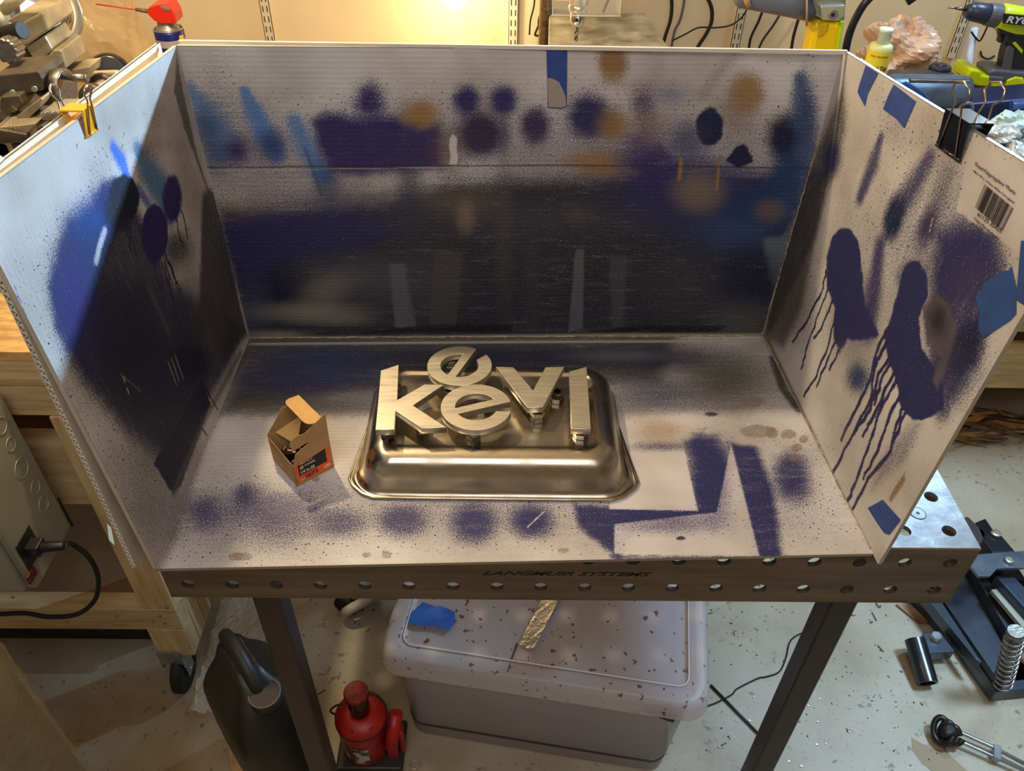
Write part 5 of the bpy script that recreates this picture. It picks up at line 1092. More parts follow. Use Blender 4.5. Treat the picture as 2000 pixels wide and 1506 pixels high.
part('tailstock_column', MB().slab(A([(370, 690), (650, 520), (780, 740), (680, 830), (600, 950), (520, 930)]), .785, .08), M_cast, lt, bevel=.003)
part('tailstock_base', MB().slab(A([(430, 910), (600, 950), (690, 840), (780, 740), (890, 740), (980, 1010), (640, 1100), (560, 1040), (440, 1040)]), .77, .08), M_cast, lt, bevel=.002)
part('shaded_web', MB().slab(A([(230, 700), (370, 700), (500, 900), (430, 930), (540, 1050), (180, 1080), (120, 900)]), .80, .05), M_castd, lt)
part('base_plate', MB().slab([(82, 150), (125, 140), (175, 132), (172, 150), (120, 178), (90, 190)], .79, .05), M_cast, lt)
part('clamp_lever', MB().cyl(at(-12, 70, y=.70), at(12, 62, y=.70), .007).cyl(at(8, 63, y=.70), at(44, 59, y=.69), .009, .0125), M_black, lt, bevel=.001)
part('lever_arm', MB().cyl(at(8, 20, y=.74), at(52, -22, y=.74), .008, .010).cyl(at(-5, 45, y=.74), at(2, 18, y=.74), .016, .009), mat('ivory_painted_lever', (196, 186, 150), rough=.4), lt)
p0, p1 = at(26, 92, y=.66), at(-6, 108, y=.60); kb = MB()
ax2 = Vector(p1-p0).normalized(); u = ax2.orthogonal().normalized(); w = ax2.cross(u)
lo = [[tuple(Vector(p0)+ax2*h+(u*math.cos(2*PI*k/36)+w*math.sin(2*PI*k/36))*(r_*(1 if k % 3 else .90))) for k in range(36)] for h, r_ in ((0, .015), (.002, .017), (.03, .017), (.032, .015))]
part('fluted_knob', kb.loft(lo, smooth=False), M_steel, lt)
# cross slide with its graduated dial
part('cross_slide', MB().slab(A([(-80, 1110), (560, 1050), (620, 1160), (640, 1330), (270, 1400), (-80, 1440)]), .60, .075), M_castd, lt, bevel=.002)  # shaded fronts use the darker iron, lit tops and sides the paler
part('slide_top', MB().slab(A([(0, 1090), (540, 1050), (600, 1150), (30, 1250)]), .607, .07), M_cast, lt)
p0 = np.array(at(83, 166, y=.63)); d_ = np.array([1, -.10, -.04]); d_ /= np.linalg.norm(d_)
part('dial', MB().lathe(p0-d_*.004, d_, [(0, .0165), (.012, .0165), (.0125, .0195), (.026, .0195), (.0265, .024), (.029, .026), (.041, .026), (.043, .024)], 40), M_steel, lt)
ph = p0+d_*.040+np.array([0, -.005, .018]); part('crank_handle', MB().cyl(ph, ph+d_*.034, .0045, .0062).cyl(ph+d_*.034, ph+d_*.037, .0062, .005), M_steel, lt)
for q in ((27, 180), (70, 173)):
    o = at(*q, y=.598); part('cap_screw', MB().lathe(np.array(o), (0, -1, .2), [(0, .0042), (.005, .0040)], 16).lathe(np.array(o)+np.array([0, -.0051, .001]), (0, -1, .2), [(0, .002), (.0002, .0019)], 6), M_zinc, lt)
part('tool_block', MB().slab(B_([(0, 370), (280, 350), (330, 470), (220, 620), (0, 660)]), .58, .05), M_castd, lt, bevel=.002)
part('brass_scale', MB().slab(B_([(-20, 600), (170, 505), (250, 570), (60, 640), (-20, 655)]), .575, .004), mat('polished_scale', (205, 196, 172), (160, 148, 120), scale=60, rough=.2, metal=.9), lt)
part('dovetail_rail', MB().slab(B_([(240, 660), (600, 390), (630, 410), (580, 530), (320, 800), (250, 690)]), .565, .03), M_cast, lt, bevel=.001)
part('dark_slot', MB().slab(B_([(320, 710), (500, 700), (545, 750), (500, 775), (330, 760)]), .562, .02), M_dark, lt)
part('square_bar', MB().slab(B_([(510, 700), (1060, 700), (960, 860), (720, 860), (600, 800), (540, 760)]), .555, .05), M_castd, lt, bevel=.001)
part('square_bar_top', MB().slab(B_([(520, 690), (620, 595), (1010, 595), (1060, 700)]), .56, .05), M_cast, lt)
part('small_plate', MB().slab(B_([(560, 470), (720, 350), (900, 350), (820, 500), (600, 500)]), .60, .03), M_castd, lt, bevel=.001)
part('carriage_foot', MB().slab(B_([(-80, 840), (380, 920), (430, 1060), (-80, 1060)]), .53, .06), M_castd, lt, bevel=.002)
part('carriage_foot_side', MB().slab(B_([(380, 920), (520, 770), (570, 930), (430, 1060)]), .54, .06), M_cast, lt, bevel=.001)
part('carriage_top', MB().slab(B_([(-80, 830), (300, 800), (520, 770), (380, 925), (-80, 925)]), .535, .06), M_cast, lt)
part('lock_screw', MB().slab(B_([(530, 830), (620, 790), (690, 850), (660, 930), (600, 945)]), .535, .03), M_castd, lt, bevel=.001)
part('apron_block', MB().slab(B_([(150, 1065), (430, 1065), (500, 1200), (280, 1360)]), .535, .08), M_castd, lt, bevel=.002)
part('apron_block', MB().slab(B_([(430, 1060), (570, 935), (900, 850), (800, 1010), (500, 1200)]), .545, .08), M_cast, lt, bevel=.002)
part('shaded_underside', MB().slab(B_([(-80, 1060), (130, 1060), (180, 1230), (-80, 1230)]), .56, .06), M_cast, lt)
mb = MB()
for i in range(90):
    x, y = (random.uniform(0, 46), 250+random.uniform(-4, 8)) if i < 55 else (random.uniform(80, 115), 218+random.uniform(-3, 5))
    p = at(x, y, y=.53+random.random()*.03); a = random.uniform(0, PI); L_ = random.uniform(.001, .004)
    mb.tube([p, p+np.array([L_*math.cos(a), L_*math.sin(a), L_*.5]), p+np.array([2*L_*math.cos(a), L_*math.sin(a), 0])], .0004, 4)
part('metal_chips', mb, M_zinc, lt, kind='stuff')
# stepper motor and pulley at the lathe's end
sm = thing('stepper_motor', 'square-flanged motor with a shaft coupling and grey pulley behind the yellow clip', 'motor')
part('flange', MB().slab([(171, 142), (226, 140), (234, 158), (204, 190), (165, 178)], .86, .012), mat('pale_flange', (206, 192, 154), rough=.4, metal=.3), sm, bevel=.002)
part('face_plate', MB().slab([(168, 152), (220, 148), (222, 168), (200, 186), (166, 172)], .853, .007), M_steel, sm, bevel=.001)
for q in ((172, 155), (215, 153), (221, 161)): part('bolt_hole', MB().lathe(at(*q, y=.852), (0, -1, 0), [(0, .004), (.001, .0038)], 12), M_black, sm)
a_, b_ = at(203, 166, y=.85), at(176, 198, y=.76); ax = Vector(b_-a_)
part('collar', MB().lathe(a_, ax, [(0, .021), (.010, .021), (.011, .017)], 32), M_castd, sm)
part('shaft_coupling', MB().lathe(a_, ax, [(.01, .0135), (.06, .0135), (.061, .011)], 28), mat('pinkish_coupling', (214, 184, 152), rough=.35, metal=.2), sm)
part('pulley', MB().lathe(Vector(a_)+ax.normalized()*.060, ax, [(0, .019), (.002, .022), (.014, .022), (.016, .019), (.018, .012)], 32), M_castd, sm)
part('shaft_end', MB().lathe(Vector(a_)+ax.normalized()*.075, ax, [(0, .012), (.030, .012)], 20), M_cast, sm)
part('mounting_block', MB().box((a_[0]-.05, .87, .0), (a_[0]+.03, .93, a_[2]-.02)), M_castd, sm)
wc = at(217, 146, y=.97); single('black_hand_wheel', MB().lathe(wc, (.35, -.9, .35), [(0, .018), (.004, .034), (.012, .038), (.02, .034), (.022, .030)], 32), mat('glossy_black_wheel', (34, 32, 32), rough=.2), 'glossy black handwheel half hidden behind the motor flange', 'wheel')
# clear bag over the lathe's far end
def blob(name, c, rx, ry, rz, Mx, label, cat, amp=.12, seg=46, rings=26, fr=3.1, seed=0, parent=None):
    loops = []; R_ = np.random.RandomState(seed); ph_ = R_.rand(6)*6
    for i in range(1, rings):
        t = PI*i/rings; L_ = []
        for k in range(seg):
            a = 2*PI*k/seg; n_ = math.sin(a*fr+ph_[0]+3*math.sin(t*2+ph_[1]))+math.sin(t*5+ph_[2]+2*math.sin(a*2+ph_[3]))+abs(math.sin(a*7+t*6+ph_[4]))-.5+R_.uniform(-.35, .35)
            s_ = 1+amp*n_*.5; L_.append((c[0]+rx*s_*math.sin(t)*math.cos(a), c[1]+ry*s_*math.sin(t)*math.sin(a), c[2]+rz*s_*math.cos(t)))
        loops.append(L_)
    return single(name, MB().loft(loops, smooth=False), Mx, label, cat) if parent is None else part(name, MB().loft(loops, smooth=False), Mx, parent)
M_bag = mat('thin_clear_bag', (226, 200, 150), rough=.16, alpha=.34, bump=.5, scale=16)
cb = at(175, 100, y=1.42); blob('clear_plastic_bag', cb, .150, .10, .19, M_bag, 'big crinkled clear plastic bag behind the lathe against the cream wall', 'plastic bag', .13, seed=4)
# ---- spray can with red straw cap
sc = thing('lubricant_can', 'blue and white spray can with red straw cap behind the booth corner', 'spray can')
ccn = at(334, 78, y=1.22); R_ = .0305; zt = at(334, 66, y=1.19)[2]
part('can_body', MB().lathe((ccn[0], 1.22, -.16), (0, 0, 1), [(0, R_), (.16+zt-.004, R_), (.16+zt, R_*.97)], 36), mat('blue_can_print', (36, 42, 132), rough=.3, metal=.3), sc)
part('print_band', MB().lathe((ccn[0], 1.22, zt-.030), (0, 0, 1), [(0, R_+.0003), (.014, R_+.0003)], 36, caps=False), mat('grey_can_band', (170, 165, 165), rough=.35), sc, label='pale printed band')
part('yellow_patch', MB().loft([[(ccn[0]+(R_+.0006)*math.cos(a), 1.22+(R_+.0006)*math.sin(a), z) for a in (-.6, -.4, -.2)] for z in (zt-.024, zt-.008)], closed=False, cap0=False, cap1=False), mat('yellow_print', (236, 208, 40), rough=.4), sc)
part('rolled_seam', MB().tube([(ccn[0]+R_*.95*math.cos(2*PI*k/32), 1.22+R_*.95*math.sin(2*PI*k/32), zt+.0015) for k in range(32)], .0018, 6, closed=True), M_zinc, sc)
part('valve_dome', MB().lathe((ccn[0], 1.22, zt), (0, 0, 1), [(0, R_*.88), (.004, R_*.80), (.008, R_*.66), (.020, R_*.58), (.022, R_*.5)], 32), mat('grey_valve_cup', (160, 152, 138), rough=.35, metal=.5), sc)
cap = [(287, 22), (291, 14), (306, 10), (322, 9), (332, 13), (340, 27), (344, 44), (342, 47), (313, 47), (300, 40), (290, 30)]
part('red_cap', MB().slab(cap, 1.196, .048), mat('red_cap_plastic', (220, 44, 26), rough=.3), sc, bevel=.006)
part('grey_button', MB().slab([(311, 14), (320, 11), (331, 16), (332, 22), (322, 23)], 1.1945, .051), mat('grey_button', (130, 120, 104), rough=.4), sc, bevel=.002)
part('straw_hinge', MB().cyl(at(265, 18.5, y=1.22), at(290, 22, y=1.22), .0035, .0045), mat('brown_grey_hinge', (110, 92, 74), rough=.4), sc)
part('straw', MB().tube([at(187, 8, y=1.22), at(266, 19, y=1.22)], .0014, 8), mat('red_straw', (216, 52, 30), rough=.35), sc)
# ---- lamp bulb by the drill press
lamp = thing('work_lamp', 'glowing round lamp bulb at the top edge above the booth', 'lamp')
bpz = at(887, -12, y=1.55)
part('bulb', MB().ball(bpz, .034, 24, 14), mat('lit_bulb', (255, 240, 200), emit=(255, 226, 160), estr=9), lamp)
part('lamp_shade', MB().lathe((bpz[0], bpz[1], bpz[2]+.02), (0, 0, 1), [(0, .052), (.03, .045), (.07, .02), (.09, .018)], 28, caps=False), mat('dull_metal_shade', (120, 116, 108), rough=.4, metal=.6), lamp)
part('lamp_arm', MB().tube([(bpz[0], bpz[1], bpz[2]+.10), (bpz[0]+.1, bpz[1]+.06, bpz[2]+.30), (bpz[0]+.25, 1.66, bpz[2]+.32)], .008, 8), M_dark, lamp)
# ---- drill press
dp = thing('drill_press', 'bench drill press with chrome chuck, twist bit and clear guard behind the booth', 'drill press')
YD = 1.30; q = at(1130, 10, y=YD)
mm = lambda px_, py_: at(px_, py_, y=YD)
def zat(y): return at(1128, y, y=YD)[2]
xc = q[0]; k_ = abs(at(1149, 10, y=YD)[0]-at(1130, 10, y=YD)[0])/19
part('chuck', MB().lathe((xc, YD, zat(22)), (0, 0, 1), [(0, 19*k_), (.012, 19.5*k_), (.013, 18*k_), (.016, 18*k_), (.017, 20*k_), (.030, 20*k_), (.031, 21*k_), (.08, 20*k_)], 40), M_chrome, dp)
part('chuck_nose', MB().lathe((xc, YD, zat(54)), (0, 0, 1), [(0, 7*k_), (.008, 13*k_), (.014, 15*k_), (.040, 15*k_)], 32), M_chrome, dp)
part('chuck_key_hole', MB().lathe((xc-3*k_, YD-15*k_, zat(34)), (0, -1, 0), [(0, .0035), (.0006, .0034)], 12), M_black, dp)
zb0, zb1 = zat(85), zat(52); bit = []
for s_ in (0, PI):
    bit.append([(xc-.001+.0024*math.cos(s_+t*9), YD+.0024*math.sin(s_+t*9), zb0+(zb1-zb0)*t) for t in np.linspace(0, 1, 26)])
part('twist_bit', MB().tube(bit[0], .0024, 7).tube(bit[1], .0024, 7), M_steel, dp)
M_guard = mat('clear_guard_plastic', (240, 235, 220), rough=.08, alpha=.16)
gx0, gx1 = mm(1078, 10)[0], mm(1206, 10)[0]
part('chuck_guard', MB().box((gx0, YD-.05, zat(17)), (gx1, YD-.048, zat(-40))).box((gx0, YD-.05, zat(17)), (gx0+.002, YD+.03, zat(-40))).box((gx1-.002, YD-.05, zat(17)), (gx1, YD+.03, zat(-40))), M_guard, dp)
part('guard_edge', MB().tube(smooth([(gx0, YD-.05, zat(-40)), (gx0, YD-.05, zat(14)), (gx0+.008, YD-.05, zat(17)), (gx1-.008, YD-.05, zat(17)), (gx1, YD-.05, zat(12)), (gx1, YD-.05, zat(-40))], 4), .0011, 6), mat('guard_edge', (226, 216, 190), rough=.2), dp)
tz = at(1180, 90, y=YD-.08)[2]; tx0 = at(1068, 84, y=YD-.04)[0]; tx1 = at(1290, 80, y=YD+.1)[0]
p1_, p2_, p3_, p4_ = at(1068, 85, y=YD-.02), at(1300, 88, y=YD-.02), at(1268, 64, y=YD+.12), at(1075, 66, y=YD+.12)
zt_ = (p1_[2]+.0)
part('table', MB().prism([(p1_[0], YD-.10, zt_-.025), (p2_[0]+.01, YD-.10, zt_-.025), (p3_[0], YD+.22, zt_-.025), (p4_[0], YD+.22, zt_-.025)], [(p1_[0], YD-.10, zt_), (p2_[0]+.01, YD-.10, zt_), (p3_[0], YD+.22, zt_), (p4_[0], YD+.22, zt_)]), mat('worn_press_table', (214, 206, 180), (136, 126, 104), scale=16, rough=.35, metal=.4), dp, bevel=.002)
pc = at(1060, 40, y=YD+.20); part('column', MB().cyl((pc[0]+.008, YD+.20, -.16), (pc[0]+.008, YD+.20, .8), .017, seg=28), M_steel, dp)
part('motor_housing', MB().slab([(1078, 18), (1137, 20), (1137, 66), (1076, 66)], YD+.21, .08), mat('grey_brown_housing', (128, 112, 90), rough=.4), dp, bevel=.004)
part('press_head', MB().box((xc-.06, YD-.06, zat(-60)), (xc+.06, YD+.28, zat(-60)+.2)), mat('press_head_grey', (150, 150, 145), rough=.4), dp, bevel=.01)
part('base', MB().box((xc-.10, YD-.08, -.16), (xc+.10, YD+.30, -.13)), M_castd, dp)
# ---- cables hanging on the wall
YC = 1.655
def wallcable(pts, r, label, Mx=M_rubber, y=YC, g='dark cables hanging down the wall'): return single('hanging_cable', MB().tube(smooth([at(a, b__, y=y) for a, b__ in pts]), r, 8), Mx, label, 'cable', g)
wallcable([(1046, -30), (1043, 10), (1036, 40), (1034, 68)], .0022, 'thin dark cable nearest the shelf standard left of the drill press')
wallcable([(1058, -30), (1056, 10), (1060, 30), (1052, 50), (1045, 68), (1056, 66), (1052, 40), (1066, 0), (1070, -30)], .003, 'knotted dark cable bundle left of the drill press column')
wallcable([(1192, -10), (1180, 20), (1166, 60), (1160, 70)], .0034, 'short dark cable slanting right of the drill chuck')
wallcable([(1308, -30), (1312, 8), (1309, 40), (1298, 75), (1290, 110)], .0048, 'thick black cable curving down just right of the press table')
wallcable([(1340, -30), (1335, 10), (1328, 40), (1318, 60), (1312, 90), (1310, 110)], .0036, 'pale-lit thin grey cable ending in a beige plug', mat('grey_cable', (96, 100, 112), rough=.3))
wallcable([(1372, -20), (1388, 10), (1390, 40), (1380, 65), (1365, 88), (1355, 110)], .0050, 'thick black cable bulging right in a bow before the grey wire')
wallcable([(1312, 80), (1340, 66), (1365, 54), (1400, 54), (1430, 48), (1452, 30), (1464, 5)], .0022, 'thin grey wire sweeping sideways across the other cables', y=1.63)
wallcable([(1492, 15), (1480, 45), (1466, 75), (1461, 110)], .0036, 'black cable just right of the third shelf standard')
wallcable([(1527, 22), (1510, 50), (1490, 78), (1478, 105)], .0030, 'slanting dark cable under the grey grinder body')
wallcable([(1562, 30), (1554, 55), (1548, 80), (1544, 110)], .0042, 'black cable left of the yellow grinder grip')
# ---- belt grinder hanging at the top right
gr = thing('belt_grinder', 'hand belt grinder with grey motor and yellow grip at top of wall', 'grinder')
YG = 1.32
a_, b_ = at(1440, -12, y=YG), at(1588, 14, y=YG)
part('motor_body', MB().lathe(a_, Vector(b_-a_), [(0, .020), (.01, .026), (.12, .028), (float(np.linalg.norm(b_-a_)), .030)], 32), mat('blue_grey_plastic', (104, 112, 130), rough=.3), gr)
a_, b_ = at(1453, -14, y=YG-.03), at(1462, 14, y=YG-.03); part('cord_clip', MB().cyl(a_, b_, .006), mat('tan_clip', (196, 160, 120), rough=.5), gr)
c0_ = at(1573, 12, y=YG-.02); part('grinding_disc', MB().lathe(c0_, (1, -.25, .25), [(0, .040), (.004, .040)], 40), mat('tan_disc', (176, 146, 120), rough=.7), gr)
part('gear_head', MB().slab([(1584, -20), (1592, 30), (1604, 38), (1650, 42), (1655, -20)], YG-.03, .06), mat('pale_alloy', (176, 186, 190), rough=.28, metal=.8), gr, bevel=.004)
part('head_clamp', MB().slab([(1603, 12), (1652, 10), (1650, 32), (1640, 42), (1606, 40)], YG-.042, .012), mat('light_alloy', (206, 210, 206), rough=.3, metal=.6), gr, bevel=.003)
part('clamp_bolt', MB().lathe(at(1627, 29, y=YG-.043), (0, -1, .3), [(0, .010), (.004, .0095)], 20), M_zinc, gr)
part('bolt_socket', MB().lathe(at(1627, 29, y=YG-.048), (0, -1, .3), [(0, .0042), (.0005, .004)], 10), M_black, gr)
part('yellow_grip', MB().slab([(1592, 42), (1649, 42), (1640, 100), (1636, 130), (1574, 130), (1582, 92)], YG-.035, .06), mat('bright_yellow_grip', (250, 214, 10), rough=.35), gr, bevel=.012)
part('grip_edge', MB().slab([(1641, 42), (1650, 42), (1640, 104), (1637, 125), (1629, 125)], YG-.037, .05), mat('lime_edge', (190, 226, 40), rough=.35), gr, bevel=.003)
part('thumb_pad', MB().slab([(1600, 46), (1618, 46), (1616, 60), (1608, 70), (1596, 74)], YG-.0375, .01), mat('ochre_pad', (214, 176, 20), rough=.4), gr, bevel=.002)
single('black_hose', MB().tube(smooth([at(1780, -42, y=1.34), at(1735, -30, y=1.36), at(1695, 0, y=1.36), at(1672, 35, y=1.36), at(1658, 70, y=1.36), at(1650, 110, y=1.36), at(1648, 140, y=1.36)]), .0088, 12), mat('navy_black_hose', (26, 32, 52), rough=.35), 'thick navy black hose arching beside the yellow grip', 'hose')
single('hose_tip', MB().slab([(1766, -6), (1796, -6), (1788, 2), (1775, 11)], 1.34, .01), M_black, 'dark pointed tip hanging at the top edge above the bottle', 'tip')
# ---- cutting fluid bottle
bo = thing('cutting_fluid_bottle', 'small bottle with yellow label and white cap standing behind the booth', 'bottle')
yb_ = 1.12; bc = at(1717, 110, y=yb_); up_ = at(1731, 60, y=yb_); rB = abs(at(1739, 110, y=yb_)[0]-bc[0])
zs_ = at(1722, 84, y=yb_)[2]; bxx = (bc[0]+at(1722, 84, y=yb_)[0])/2
part('bottle_body', MB().lathe((bxx, yb_, -.16), (0, 0, 1), [(0, rB), (.16+zs_-.008, rB), (.16+zs_-.003, rB*.94), (.16+zs_, rB*.62)], 36), mat('pale_yellow_plastic', (224, 232, 170), rough=.35), bo)
part('label_wrap', MB().lathe((bxx, yb_, zs_-.10), (0, 0, 1), [(0, rB+.0004), (.089, rB+.0004)], 36, caps=False), mat('yellow_label', (232, 222, 60), rough=.4), bo)
part('cap', MB().lathe((bxx, yb_, zs_), (0, 0, 1), [(0, rB*.55), (.022, rB*.52), (.023, rB*.60), (.028, rB*.60), (.0285, rB*.5)], 28), mat('white_cap_plastic', (222, 236, 220), rough=.4), bo)
def btext(s, z, size, Mx, bold=0):
    me = text_mesh(s, size, .0001, Matrix.Identity(4), bold=bold)
    for v in me.vertices:
        a = v.co.x/(rB+.0006)-PI/2-.30; y_ = v.co.y; rr_ = rB+.0007+v.co.z; v.co = (bxx+rr_*math.cos(a), yb_+rr_*math.sin(a), z+y_)
    part('label_text', me, Mx, bo)
btext('Rapid Tap', zs_-.044, .0125, mat('red_brown_print', (120, 40, 24), rough=.5), .0004); btext('THE ORIGINAL', zs_-.021, .0058, mat('red_print', (190, 70, 30), rough=.5), .0001); btext('CUTTING FLUID', zs_-.066, .0050, mat('dark_green_print', (60, 66, 30), rough=.5), .0001)
# ---- crumpled bag
M_pbag = mat('pinkish_thin_bag', (222, 188, 160), (206, 166, 138), scale=14, rough=.3, bump=.8, trans=0)
g_ = at(1782, 108, y=1.36); blob('crumpled_bag', (g_[0], 1.43, g_[2]-.008), .088, .07, .062, M_pbag, 'crumpled pinkish translucent bag lying behind the yellow-labelled bottle', 'plastic bag', .22, fr=4.3, seed=9)
single('storage_box', MB().box((g_[0]-.12, 1.345, -.16), (g_[0]+.09, 1.50, g_[2]-.078)), mat('beige_box', (190, 160, 120), rough=.7), 'beige box carrying the crumpled pinkish bag', 'box', bevel=.003)
# ---- bench vise and its bits
vi = thing('bench_vise', 'blue-grey bench vise with rounded body on the wall bench at right', 'vise')
yv = 1.16
M_vise = mat('blue_grey_hammertone', (112, 128, 148), (92, 106, 126), scale=22, rough=.32, metal=.5, bump=.25)
vz0, vz1 = at(1840, 222, y=yv)[2], at(1840, 162, y=yv)[2]; vx0, vx1 = at(1765, 190, y=yv)[0], at(1900, 190, y=yv)[0]; vr = (vz1-vz0)/2*1.12
part('barrel', MB().lathe((vx0-.03, yv+vr*.9, (vz0+vz1)/2), (1, 0, 0), [(0, vr*.9), (.01, vr), (vx1-vx0+.018, vr), (vx1-vx0+.03, vr*.9)], 40), M_vise, vi)
part('top_rail', MB().slab([(1778, 156), (1895, 158), (1897, 164), (1780, 162)], yv+.01, .03), M_steel, vi, bevel=.001)
part('anvil', MB().slab([(1878, 205), (2080, 188), (2080, 240), (1960, 250), (1940, 290), (1890, 270), (1870, 225)], yv-.01, .09), mat('dark_navy_casting', (34, 42, 74), rough=.35, metal=.3), vi, bevel=.006)
part('base', MB().box((vx0, yv, -.16), (vx1+.12, yv+.10, vz0+.006)), mat('dark_navy_casting', (34, 42, 74)), vi, bevel=.004)
part('handle_end', MB().cyl(at(1975, 206, y=yv-.03), at(2060, 196, y=yv-.03), .010), mat('blue_paint', (48, 80, 150), rough=.3), vi)
q_ = at(1886, 214, y=yv-.02); part('screw_ring', MB().tube([q_+np.array([.014*math.cos(2*PI*k/20), 0, .014*math.sin(2*PI*k/20)]) for k in range(20)], .004, 8, closed=True), mat('violet_grey_plastic', (104, 104, 122), rough=.3), vi)
bar = thing('steel_straightedge', 'dark flat bar carrying a black round knob behind the vise', 'bar')
part('flat_bar', MB().slab([(1744, 144), (1868, 146), (1866, 157), (1756, 156)], 1.28, .03), mat('dark_green_grey', (72, 76, 72), rough=.4, metal=.4), bar, bevel=.001)
kc = at(1840, 143, y=1.30); kr = abs(at(1861, 143, y=1.30)[0]-kc[0]); kz0 = at(1840, 157, y=1.30)[2]
part('round_knob', MB().lathe((kc[0], 1.315, kz0), (0, 0, 1), [(0, kr*.92), (.006, kr), (.024, kr), (.028, kr*.9), (.029, kr*.5), (.032, kr*.45)], 12, smooth=False), mat('blue_black_knob', (34, 40, 54), rough=.3), bar)
part('support', MB().box((kc[0]-.1, 1.305, -.16), (kc[0]+.02, 1.325, kz0-.006)), M_dark, bar)
# ---- cordless drill
dr_ = thing('cordless_drill', 'lime green and black cordless drill standing on its battery', 'power drill')
YR = 1.34
M_lime = mat('lime_plastic', (206, 222, 18), rough=.35); M_blk = mat('drill_black_rubber', (40, 42, 46), rough=.5); M_gry = mat('drill_grey', (92, 94, 104), rough=.45)
a_ = at(1886, 20, y=YR); b_ = at(2010, 42, y=YR); ax = Vector(b_-a_).normalized(); sR = abs(at(1886, 41, y=YR)[2]-at(1886, 4, y=YR)[2])/2/.93
part('chuck', MB().lathe(a_, ax, [(0, sR*.52), (.004, sR*.68), (.010, sR*.80), (.012, sR*.80), (.014, sR*.9), (.046, sR*1.02), (.050, sR*.95)], 40), mat('dark_blue_chuck', (48, 54, 76), rough=.35), dr_)
part('drill_bit', MB().tube([at(1852, 15, y=YR), at(1870, 16, y=YR)], .0020, 8).cyl(at(1868, 16, y=YR), at(1888, 19, y=YR), .0034), M_steel, dr_)
part('clutch_ring', MB().lathe(Vector(a_)+ax*.050, ax, [(0, sR*1.05), (.006, sR*1.12), (.026, sR*1.18), (.028, sR*1.0)], 24, smooth=False), M_gry, dr_)
part('motor_housing', MB().lathe(Vector(a_)+ax*.076, ax, [(0, sR*1.15), (.01, sR*1.28), (.10, sR*1.28), (.115, sR*1.0)], 40), M_lime, dr_)
part('housing_belly', MB().slab([(1950, 30), (2040, 34), (2040, 72), (1985, 68), (1965, 62), (1950, 56)], YR-.022, .044), M_lime, dr_, bevel=.004)
pl = [(1962, 27), (2060, 36), (2060, 56), (1960, 46)]
part('badge_plate', MB().slab(pl, YR-.0405, .006), mat('badge_black', (34, 36, 42), rough=.4), dr_)
p_a, p_b, p_c = at(1964, 44.5, y=YR-.0415), at(2030, 51, y=YR-.0415), at(1965.5, 31, y=YR-.0415)
me = text_mesh('RYOBI', .02, .0003, Matrix.Identity(4), align='LEFT', bold=.0006, shear=.1); xs = [v.co.x for v in me.vertices]; ys = [v.co.y for v in me.vertices]
me.transform(Matrix.Translation((-min(xs), -min(ys), 0))); u = p_b-p_a; v_ = p_c-p_a
me.transform(frame(p_a, u, v_) @ Matrix.Diagonal((np.linalg.norm(u)/(max(xs)-min(xs)), np.linalg.norm(v_)*.97/(max(ys)-min(ys)), 1, 1)))
part('badge_lettering', me, mat('white_badge_print', (216, 220, 224), rough=.4), dr_, label='white lettering RYOBI')
part('gear_skirt', MB().slab([(1949, 55), (1966, 60), (1984, 66), (2010, 68), (2005, 74), (1975, 72), (1955, 66)], YR-.02, .04), M_blk, dr_, bevel=.003)
part('trigger', MB().slab([(1951, 64), (1960, 66), (1960, 80), (1956, 85), (1950, 84), (1953, 74)], YR-.008, .016), M_blk, dr_, bevel=.003)
part('handle', MB().slab([(1968, 68), (2040, 66), (2025, 105), (2010, 142), (1956, 142), (1962, 110), (1968, 88), (1960, 88), (1964, 76)], YR-.016, .034), M_blk, dr_, bevel=.008)
part('grip_pad', MB().slab([(1967, 94), (1974, 90), (1982, 96), (1976, 136), (1970, 141), (1957, 138)], YR-.0195, .006), M_gry, dr_, bevel=.002)
part('lime_inlay', MB().slab([(1977, 84), (1984, 82), (1998, 98), (1996, 105)], YR-.018, .004), M_lime, dr_)
part('battery_shoe', MB().slab([(1932, 140), (1945, 137), (2030, 145), (2030, 160), (1932, 158)], YR-.035, .07), M_gry, dr_, bevel=.004)
part('battery_top', MB().slab([(1884, 158), (1890, 147), (1898, 136), (1916, 139), (1918, 147), (1936, 150), (1934, 171), (1908, 168)], YR-.038, .076), M_lime, dr_, bevel=.004)
part('battery_top', MB().slab([(1960, 172), (1968, 156), (1985, 150), (1999, 152), (2003, 160), (2000, 176), (1986, 179)], YR-.038, .076), M_lime, dr_, bevel=.004)
part('battery_pack', MB().slab([(1902, 166), (1934, 170), (1960, 172), (2002, 178), (1990, 200), (1976, 204), (1905, 192)], YR-.036, .074), mat('battery_dark', (56, 58, 64), rough=.5), dr_, bevel=.003)
part('battery_latch', MB().slab([(1934, 150), (1962, 152), (1960, 172), (1950, 196), (1928, 192), (1932, 168)], YR-.041, .008), M_gry, dr_, bevel=.002)
part('battery_badge', MB().slab([(1937, 161), (1959, 163), (1957, 170), (1936, 168)], YR-.0425, .003), M_lime, dr_)
for pp_ in ([(1903, 180), (1917, 182), (1912, 189), (1904, 187)], [(1956, 189), (1977, 191), (1974, 197), (1955, 195)]): part('white_sticker', MB().slab(pp_, YR-.0375, .002), mat('grey_white_sticker', (200, 204, 210), rough=.5), dr_)
bz = at(1940, 200, y=YR)[2]; part('drill_stand', MB().box((at(1905, 195, y=YR)[0], YR-.03, -.16), (at(1990, 195, y=YR)[0], YR+.03, bz-.004)), M_dark, dr_)
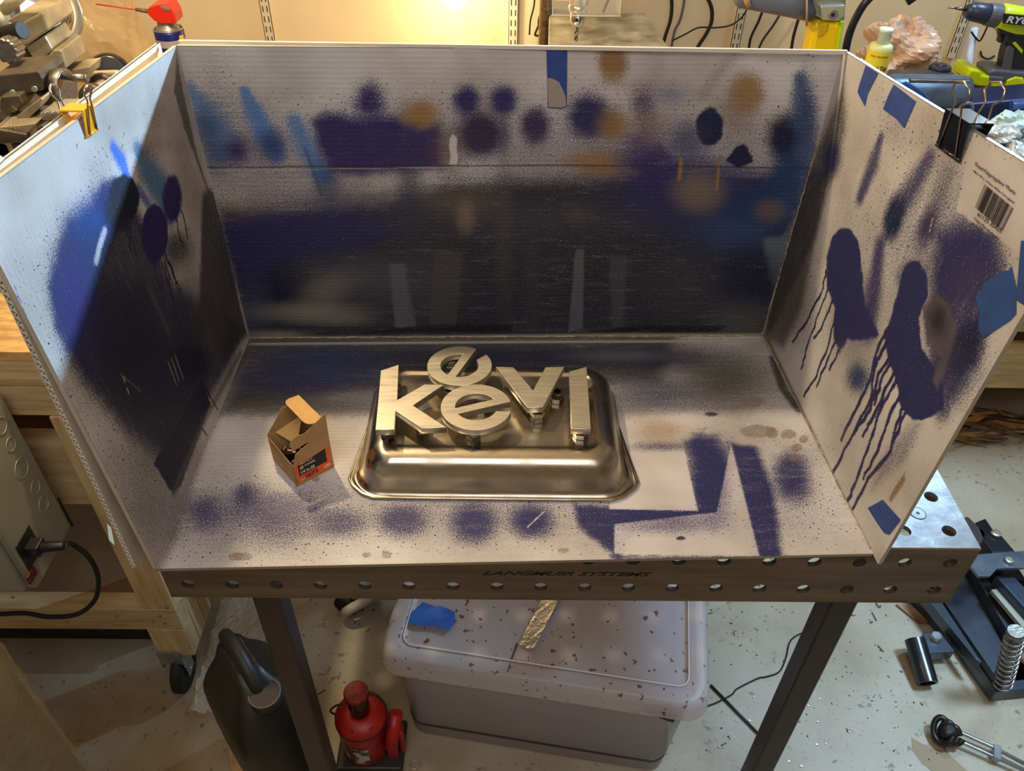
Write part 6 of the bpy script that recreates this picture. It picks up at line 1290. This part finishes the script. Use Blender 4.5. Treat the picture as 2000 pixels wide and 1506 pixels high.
single('white_rod', MB().cyl(at(1904, 55, y=1.46), list(at(1912, 150, y=1.46)[:2])+[-.16], .0078), mat('pale_blue_white_tube', (206, 216, 236), rough=.3), 'pale bluish white tube standing between the shelf standard and the drill', 'tube')
single('black_strap', MB().tube(smooth([at(1897, 62, y=1.452), at(1904, 72, y=1.452), at(1913, 80, y=1.452), at(1920, 70, y=1.452), at(1930, 48, y=1.452)]), .0022, 6), M_rubber, 'thin dark strap looped round the pale tube', 'strap')
single('black_strap', MB().tube(smooth([at(1915, 100, y=1.698), at(1918, 110, y=1.698), at(1930, 115, y=1.698), at(1943, 109, y=1.698)]), .0022, 6), M_rubber, 'small curved dark strip hanging on the wall left of the drill handle', 'strap')
# ---- rags, foil and blocks lying on the bench at the far right
M_rag = mat('pale_green_rag', (206, 222, 210), (150, 166, 158), scale=12, rough=.6, bump=.6)
for i, (x, y, yy, rx, col, lb_) in enumerate([(1982, 240, 1.09, .040, M_rag, 'pale green crumpled rag beside the vise anvil'), (2022, 272, 1.03, .045, mat('grey_teal_rag', (120, 138, 140), (84, 100, 104), scale=10, rough=.7), 'grey teal rag at the right edge below the drill'), (1962, 262, 1.02, .03, mat('white_foil', (222, 226, 222), (170, 176, 172), scale=20, rough=.3, metal=.4, bump=.8), 'crumpled white foil in front of the pale green rag'), (1995, 300, .98, .04, mat('white_foil', (222, 226, 222)), 'crumpled white foil nearest the booth sheet edge')]):
    p = at(x, y, y=yy); blob('crumpled_rag' if i < 2 else 'crumpled_foil', p, rx, rx*.8, rx*.5, col, lb_, 'rag' if i < 2 else 'foil', .28, 26, 16, 4.1, 20+i)
single('blue_block', MB().slab([(1938, 270), (1972, 268), (1972, 284), (1945, 288)], 1.04, .03), mat('violet_blue_block', (80, 96, 150), rough=.35), 'small violet blue block on the bench in front of the vise anvil', 'block', bevel=.004)
single('side_shelf', MB().box((1.36, .80, -.10), (2.4, 1.075, -.08)), mat('cluttered_grey_top', (128, 134, 130), (84, 88, 86), scale=9, rough=.6), 'grey shelf carrying the rags and foil at the far right', 'shelf')
finish()
